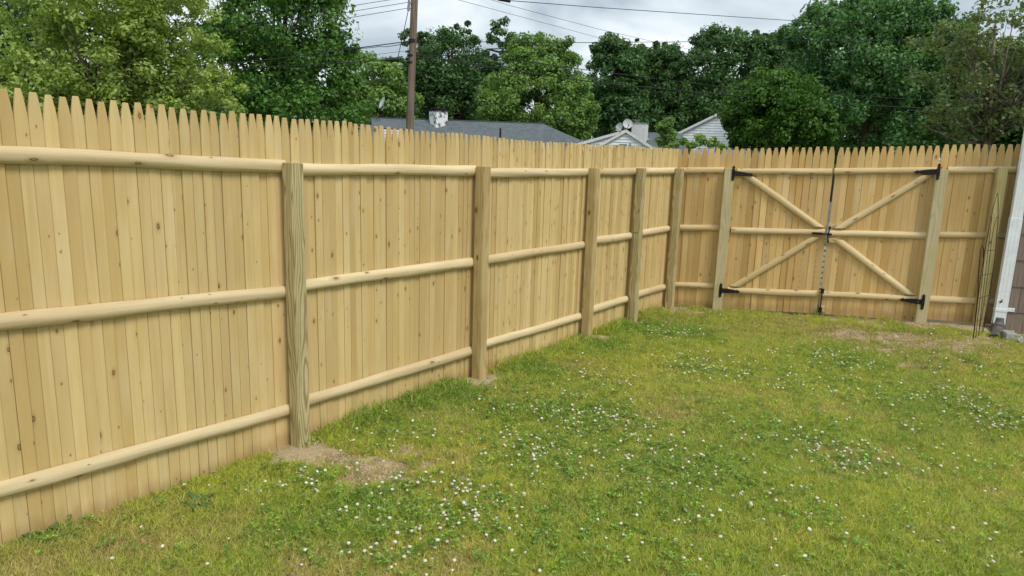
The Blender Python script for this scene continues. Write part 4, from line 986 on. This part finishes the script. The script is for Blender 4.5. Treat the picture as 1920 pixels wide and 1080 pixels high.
def woods(x0, x1, D, py_top, n, seed, mat, label, rp=30, size=.28):
    rng = np.random.default_rng(seed); C = []
    for i in range(n):
        px = rng.uniform(x0, x1); P = at(px, 250, D + rng.uniform(-4, 10)); zt_ = float(at(px, np.interp(px, *py_top) + rng.uniform(0, 25), D)[2])
        C.append((P[0], P[1], GL + (zt_ - GL) * rng.uniform(.05, 1.0) ** .6))
    V, t = leaves(np.array(C), rng.uniform(.7, 1.3, n) * rp * mpp(D), 75, size, rng)
    o = crown_obj('woodland', V, t, mat, None); tag(o, label, 'woodland', kind='stuff')
woods(1060, 2100, 112, ([1060, 1300, 1500, 1760, 1900, 2100], [150, 130, 120, 110, 80, 90]), 1500, 60, L_DARK, 'dark wood massed behind the houses and the tall maple')
woods(-250, 960, 88, ([-250, 200, 500, 640, 760, 960], [120, 130, 150, 150, 120, 150]), 900, 61, L_OAK, 'dark wood massed behind the pale tree and the pole')

# ------------------------------------------------------------------ grass, clover and soil: scattered stuff
def blade_tuft(seed, n=15, h=(.020, .046), rad=.03, w=.0032, lean=1.3):
    r = random.Random(seed); V = []; F_ = []
    for _ in range(n):
        a = r.uniform(0, 6.283); rr0 = rad * math.sqrt(r.random()); x, y = rr0 * math.cos(a), rr0 * math.sin(a)
        hh = r.uniform(*h); ln = r.uniform(.15, lean) * hh; d = r.uniform(0, 6.283); dx, dy = math.cos(d), math.sin(d)
        t = r.uniform(0, 6.283); wx, wy = math.cos(t) * w * r.uniform(.7, 1.2), math.sin(t) * w * r.uniform(.7, 1.2)
        b = len(V)
        V += [(x - wx / 2, y - wy / 2, -.004), (x + wx / 2, y + wy / 2, -.004), (x + dx * ln * .35 - wx * .42, y + dy * ln * .35 - wy * .42, hh * .6), (x + dx * ln * .35 + wx * .42, y + dy * ln * .35 + wy * .42, hh * .6), (x + dx * ln, y + dy * ln, hh * .96)]
        F_ += [(b, b + 1, b + 3, b + 2), (b + 2, b + 3, b + 4)]
    return mesh('grass_tuft', V, F_)
def clover_tuft(seed):
    r = random.Random(seed); V = []; F_ = []
    for _ in range(6):
        a = r.uniform(0, 6.283); rr0 = .035 * math.sqrt(r.random()); x, y = rr0 * math.cos(a), rr0 * math.sin(a); hh = r.uniform(.025, .055); t0 = r.uniform(0, 6.28)
        tx, ty = r.gauss(0, .25), r.gauss(0, .25)
        for q in range(3):
            t = t0 + q * 2.094; c, s = math.cos(t), math.sin(t); L = r.uniform(.007, .011); W = L * .55; b = len(V)
            for u, v in ((0, 0), (L * .6, W), (L, 0), (L * .6, -W)):
                px, py = u * c - v * s, u * s + v * c
                V.append((x + px, y + py, hh + px * tx + py * ty + (.002 if v else 0)))
            F_.append((b, b + 1, b + 2, b + 3))
        b = len(V); V += [(x - .0006, y, 0), (x + .0006, y, 0), (x + .0006, y, hh), (x - .0006, y, hh)]; F_.append((b, b + 1, b + 2, b + 3))
    return mesh('clover_tuft', V, F_)
def flower(seed):
    r = random.Random(seed); mb = MB(); h = r.uniform(.036, .062); R0 = r.uniform(.007, .0102)
    mb.tube([(0, 0, 0), (r.uniform(-.008, .008), r.uniform(-.008, .008), h * .6), (0, 0, h)], .0009, 4, cap=False); ns = len(mb.f)
    bm = bmesh.new(); bmesh.ops.create_icosphere(bm, subdivisions=2, radius=R0)
    for v in bm.verts:
        v.co *= r.uniform(.72, 1.22); v.co.z *= .68
    bm.verts.index_update()
    mb.add([(v.co.x, v.co.y, v.co.z + h + R0 * .5) for v in bm.verts], [tuple(v.index for v in f.verts) for f in bm.faces]); bm.free()
    me = mesh('clover_flower', mb.v, mb.f); return me, ns
def inst_mat(name, base=None, rough=.55, trans=.42):
    k = NT(name); a = k.n('ShaderNodeAttribute', attribute_type='INSTANCER', attribute_name='tint').outputs['Color']
    geo = k.n('ShaderNodeNewGeometry'); rpi = geo.outputs['Random Per Island'] if 'Random Per Island' in geo.outputs else .5
    val = k.math('MULTIPLY_ADD', rpi, 1.05, .42)
    col = k.mix(1.0, a, k.xyz(val, val, val), 'MULTIPLY')
    if name == 'grass_blade': col = k.mix(k.math('MULTIPLY', k.math('GREATER_THAN', rpi, .87), .75), col, (.60, .49, .24))
    k.done(col, rough, .3)
    if trans:
        tr = k.n('ShaderNodeBsdfTranslucent'); k.l(col, tr.inputs['Color']); ms = k.n('ShaderNodeMixShader'); ms.inputs[0].default_value = trans
        k.l(k.b.outputs[0], ms.inputs[1]); k.l(tr.outputs[0], ms.inputs[2]); k.l(ms.outputs[0], k.out.inputs['Surface'])
    return k.m
def scatter(name, label, cat_, protos, P, rotz, tilt, scl, tint, idx):
    col = bpy.data.collections.new(name + '_kinds')
    for i, me in enumerate(protos):
        o = bpy.data.objects.new('%s_kind_%02d' % (name, i), me); col.objects.link(o)
    n = len(P); me = bpy.data.meshes.new(name)
    me.vertices.add(n); me.vertices.foreach_set('co', np.ascontiguousarray(P, np.float32).ravel())
    a = me.attributes.new('rot', 'FLOAT_VECTOR', 'POINT'); a.data.foreach_set('vector', np.stack([tilt[:, 0], tilt[:, 1], rotz], 1).astype(np.float32).ravel())
    a = me.attributes.new('scl', 'FLOAT', 'POINT'); a.data.foreach_set('value', scl.astype(np.float32))
    a = me.attributes.new('idx', 'INT', 'POINT'); a.data.foreach_set('value', idx.astype(np.int32))
    a = me.attributes.new('tint', 'FLOAT_COLOR', 'POINT'); a.data.foreach_set('color', np.concatenate([tint, np.ones((n, 1))], 1).astype(np.float32).ravel())
    o = link(name, me); tag(o, label, cat_, kind='stuff')
    ng = bpy.data.node_groups.new(name + '_scatter', 'GeometryNodeTree')
    ng.interface.new_socket('Geometry', in_out='INPUT', socket_type='NodeSocketGeometry'); ng.interface.new_socket('Geometry', in_out='OUTPUT', socket_type='NodeSocketGeometry')
    gi = ng.nodes.new('NodeGroupInput'); go = ng.nodes.new('NodeGroupOutput'); ip = ng.nodes.new('GeometryNodeInstanceOnPoints'); ci = ng.nodes.new('GeometryNodeCollectionInfo')
    ci.inputs['Collection'].default_value = col; ci.inputs['Separate Children'].default_value = True; ci.inputs['Reset Children'].default_value = True
    def na(nm, ty):
        q = ng.nodes.new('GeometryNodeInputNamedAttribute'); q.data_type = ty; q.inputs['Name'].default_value = nm; return q.outputs['Attribute']
    L = ng.links.new
    L(gi.outputs[0], ip.inputs['Points']); L(ci.outputs[0], ip.inputs['Instance']); ip.inputs['Pick Instance'].default_value = True
    L(na('idx', 'INT'), ip.inputs['Instance Index'])
    e2r = ng.nodes.new('FunctionNodeEulerToRotation'); L(na('rot', 'FLOAT_VECTOR'), e2r.inputs[0]); L(e2r.outputs[0], ip.inputs['Rotation'])
    L(na('scl', 'FLOAT'), ip.inputs['Scale']); L(ip.outputs[0], go.inputs[0])
    md = o.modifiers.new('scatter', 'NODES'); md.node_group = ng
    return o
def inside(X, Y):                                 # yard side of both fences, short of the house
    s = (X - REAR_O[0]) * DV[0] + (Y - REAR_O[1]) * DV[1]; d = (X - REAR_O[0]) * NV[0] + (Y - REAR_O[1]) * NV[1]
    ok = (X > .012) & (d < -.02) & ~((s > HS - .02) & (d > -.16))
    for yp in POST_Y: ok &= ~((X < .13) & (Y > yp - .012) & (Y < yp + .095))
    for sp in (.607, 2.73, 3.263): ok &= ~((abs(s - sp) < .065) & (d > -.13))
    return ok
def wedge(n, rng, ymax=7.4):                      # points over the seen yard, denser near the camera
    X = rng.uniform(0, 5.0, n * 3); Y = rng.uniform(-2.0, ymax, n * 3)
    dx, dy = X - CAM[0], Y - CAM[1]; dist = np.hypot(dx, dy)
    fx, fy = C_F[0] / np.hypot(C_F[0], C_F[1]), C_F[1] / np.hypot(C_F[0], C_F[1])
    dep = dx * fx + dy * fy; lat = dx * fy - dy * fx
    ok = (dep > 1.7) & (abs(lat) < dep * .80 + .5) & inside(X, Y)
    X, Y, dep = X[ok], Y[ok], dep[ok]
    keep = rng.uniform(0, 1, len(X)) < np.clip(3.6 / dep, .42, 1)
    X, Y = X[keep], Y[keep]; return X[:n], Y[:n]
rng = np.random.default_rng(21)
X, Y = wedge(95000, rng)
d_, s_, l_ = fields(X, Y)
near_f = np.exp(-((X - .06) / .10) ** 2) * (rng.uniform(0, 1, len(X)) < .5) * (.15 + .85 * sm((Y - .3) / .5))
keep = rng.uniform(0, 1, len(X)) < np.clip(1.0 - .88 * d_ - .3 * s_, .04, 1)
X, Y, d_, s_, l_, near_f = X[keep], Y[keep], d_[keep], s_[keep], l_[keep], near_f[keep]
n = len(X)
A = np.array([.335, .455, .048]); Bc = np.array([.53, .56, .074]); ST = np.array([.60, .485, .20]); LU = np.array([.21, .365, .043])
mixy = np.clip(.45 + .5 * vnoise(X, Y, 1.1, 1) + .25 * vnoise(X, Y, 4.5, 4) + rng.normal(0, .18, n), 0, 1)[:, None]
tint = A * (1 - mixy) + Bc * mixy
sl_ = np.clip(.04 + s_ * .8 + rng.normal(0, .12, n), 0, .9)[:, None]; tint = tint * (1 - sl_) + ST * sl_
lu = np.clip(l_ * .85 + rng.normal(0, .12, n), 0, 1)[:, None]; tint = tint * (1 - lu) + LU * lu
tint *= rng.uniform(.8, 1.2, (n, 1))
scl = rng.uniform(.75, 1.25, n) * (1 + .35 * l_ - .25 * s_) * (1 + 1.0 * near_f) * (1 - .3 * d_)
protos = [blade_tuft(s) for s in range(8)]; GM = inst_mat('grass_blade')
for m_s in protos: m_s.materials.append(GM)
scatter('grass', 'patchy yellow green lawn grass covering the yard', 'grass', protos, np.stack([X, Y, gz(X, Y)], 1), rng.uniform(0, 6.28, n), rng.normal(0, .22, (n, 2)), scl, tint, rng.integers(0, 8, n))
# clover leaves
X, Y = wedge(60000, rng); cv = patch(X, Y, CLOVER); lv = patch(X, Y, LUSH); d_, s_, l_ = fields(X, Y)
keep = rng.uniform(0, 1, len(X)) < np.clip(.26 * cv + .18 * lv + .025, 0, 1) * (1 - .85 * d_)
X, Y = X[keep], Y[keep]; n = len(X)
protos = [clover_tuft(s) for s in range(5)]; CM = inst_mat('clover_leaf', trans=.25)
for m_s in protos: m_s.materials.append(CM)
scatter('clover_leaves', 'low dark green clover leaves spread among the lawn grass', 'clover', protos, np.stack([X, Y, gz(X, Y)], 1), rng.uniform(0, 6.28, n), rng.normal(0, .15, (n, 2)), rng.uniform(.8, 1.3, n), np.array([.20, .33, .052]) * rng.uniform(.75, 1.3, (n, 1)), rng.integers(0, 5, n))
# clover flowers
X, Y = wedge(60000, rng); cv = patch(X, Y, CLOVER); d_, _, _ = fields(X, Y)
clump = .3 + .7 * sm((vnoise(X, Y, 7, 3) * .6 + vnoise(X, Y, 17, 2) * .6 + .55))
keep = rng.uniform(0, 1, len(X)) < (.36 * cv ** 1.25 * clump + .005) * (1 - .6 * d_)
X, Y = X[keep], Y[keep]; n = len(X)
FM = inst_mat('clover_flower', trans=.1); SM = plain('clover_stalk', (.09, .14, .04), .6)
protos = []
for s in range(6):
    me_, ns = flower(s); me_.materials.append(FM); me_.materials.append(SM)
    mi = [1] * ns + [0] * (len(me_.polygons) - ns); me_.polygons.foreach_set('material_index', mi); protos.append(me_)
cream = rng.uniform(0, 1, (n, 1)); tint = np.array([.78, .77, .66]) * (1 - .45 * cream ** 2) + np.array([.46, .38, .24]) * .45 * cream ** 2
scatter('clover_flowers', 'white clover flower heads dotted over the lawn', 'clover flowers', protos, np.stack([X, Y, gz(X, Y)], 1), rng.uniform(0, 6.28, n), rng.normal(0, .18, (n, 2)), rng.uniform(.5, 1.0, n), tint, rng.integers(0, 6, n))
# crumbs of soil and dry thatch on the bare patches
X, Y = wedge(60000, rng); d_, s_, _ = fields(X, Y)
keep = rng.uniform(0, 1, len(X)) < np.clip(d_, 0, 1) * .5
X, Y = X[keep], Y[keep]; n = len(X)
protos = [rock_mesh(90 + s) for s in range(5)]; DM = inst_mat('soil_crumb', rough=.95, trans=0)
for m_s in protos: m_s.materials.append(DM)
tint = np.array([.50, .39, .255]) * rng.uniform(.55, 1.25, (n, 1))
scatter('soil_crumbs', 'loose tan soil crumbs round the post feet and bare patches', 'soil', protos, np.stack([X, Y, gz(X, Y) + .004], 1), rng.uniform(0, 6.28, n), rng.normal(0, .5, (n, 2)), rng.lognormal(math.log(.0038), .5, n).clip(.0015, .013), tint, rng.integers(0, 5, n))
X, Y = wedge(40000, rng); d_, s_, _ = fields(X, Y)
keep = rng.uniform(0, 1, len(X)) < np.clip(.55 * s_ + .35 * d_, 0, 1) * .75
X, Y = X[keep], Y[keep]; n = len(X)
protos = [blade_tuft(70 + s, 10, (.006, .02), .035, .003, 3.5) for s in range(5)]; TM = inst_mat('dry_thatch', rough=.8, trans=.1)
for m_s in protos: m_s.materials.append(TM)
scatter('dry_thatch', 'straw coloured dead grass lying on the thin parts of the lawn', 'thatch', protos, np.stack([X, Y, gz(X, Y) + .006], 1), rng.uniform(0, 6.28, n), rng.normal(0, .1, (n, 2)), rng.uniform(.8, 1.5, n), np.array([.42, .335, .17]) * rng.uniform(.7, 1.25, (n, 1)), rng.integers(0, 5, n))

# ------------------------------------------------------------------ broad leaved weeds along the fence foot
k = NT('weed_leaf'); vec, o = k.obj(); M_WEED = k.done(k.mix(k.rnd(), (.05, .115, .03), (.085, .16, .045)), .5, .35)
def weed(px, py, n_, L, label, seed):
    P = gp(px, py, .01); r = random.Random(seed); o = empty('weed', (float(P[0]), float(P[1]), float(gz(P[0], P[1])))); tag(o, label, 'weed', 'weeds by the fence')
    for i in range(n_):
        a = i * 2.4 + r.uniform(-.3, .3); ll = L * r.uniform(.7, 1.15); up_ = r.uniform(.25, .8); w = ll * r.uniform(.09, .13); v = []; f_ = []
        for j in range(6):
            t = j / 5; ww = w * math.sin(math.pi * min(.97, .12 + t * .86)) ; x = ll * t * (1 - .15 * t); z = ll * up_ * (t - .75 * t * t) * 1.3 + .006
            v += [(x, -ww, z + ww * .3), (x, 0, z), (x, ww, z + ww * .3)]
        for j in range(5): f_ += [(j * 3, j * 3 + 3, j * 3 + 4, j * 3 + 1), (j * 3 + 1, j * 3 + 4, j * 3 + 5, j * 3 + 2)]
        link('leaf', mesh('leaf', v, f_, True), M_WEED, o, (0, 0, 0), (0, 0, a))
weed(372, 945, 15, .115, 'leafy rosette weed in the lawn before the first post', 1)
weed(80, 1003, 22, .125, 'larger dark weed clump against the fence foot at the picture edge', 2)
weed(40, 1012, 16, .12, 'smaller dark weed clump half cut by the picture edge', 3)
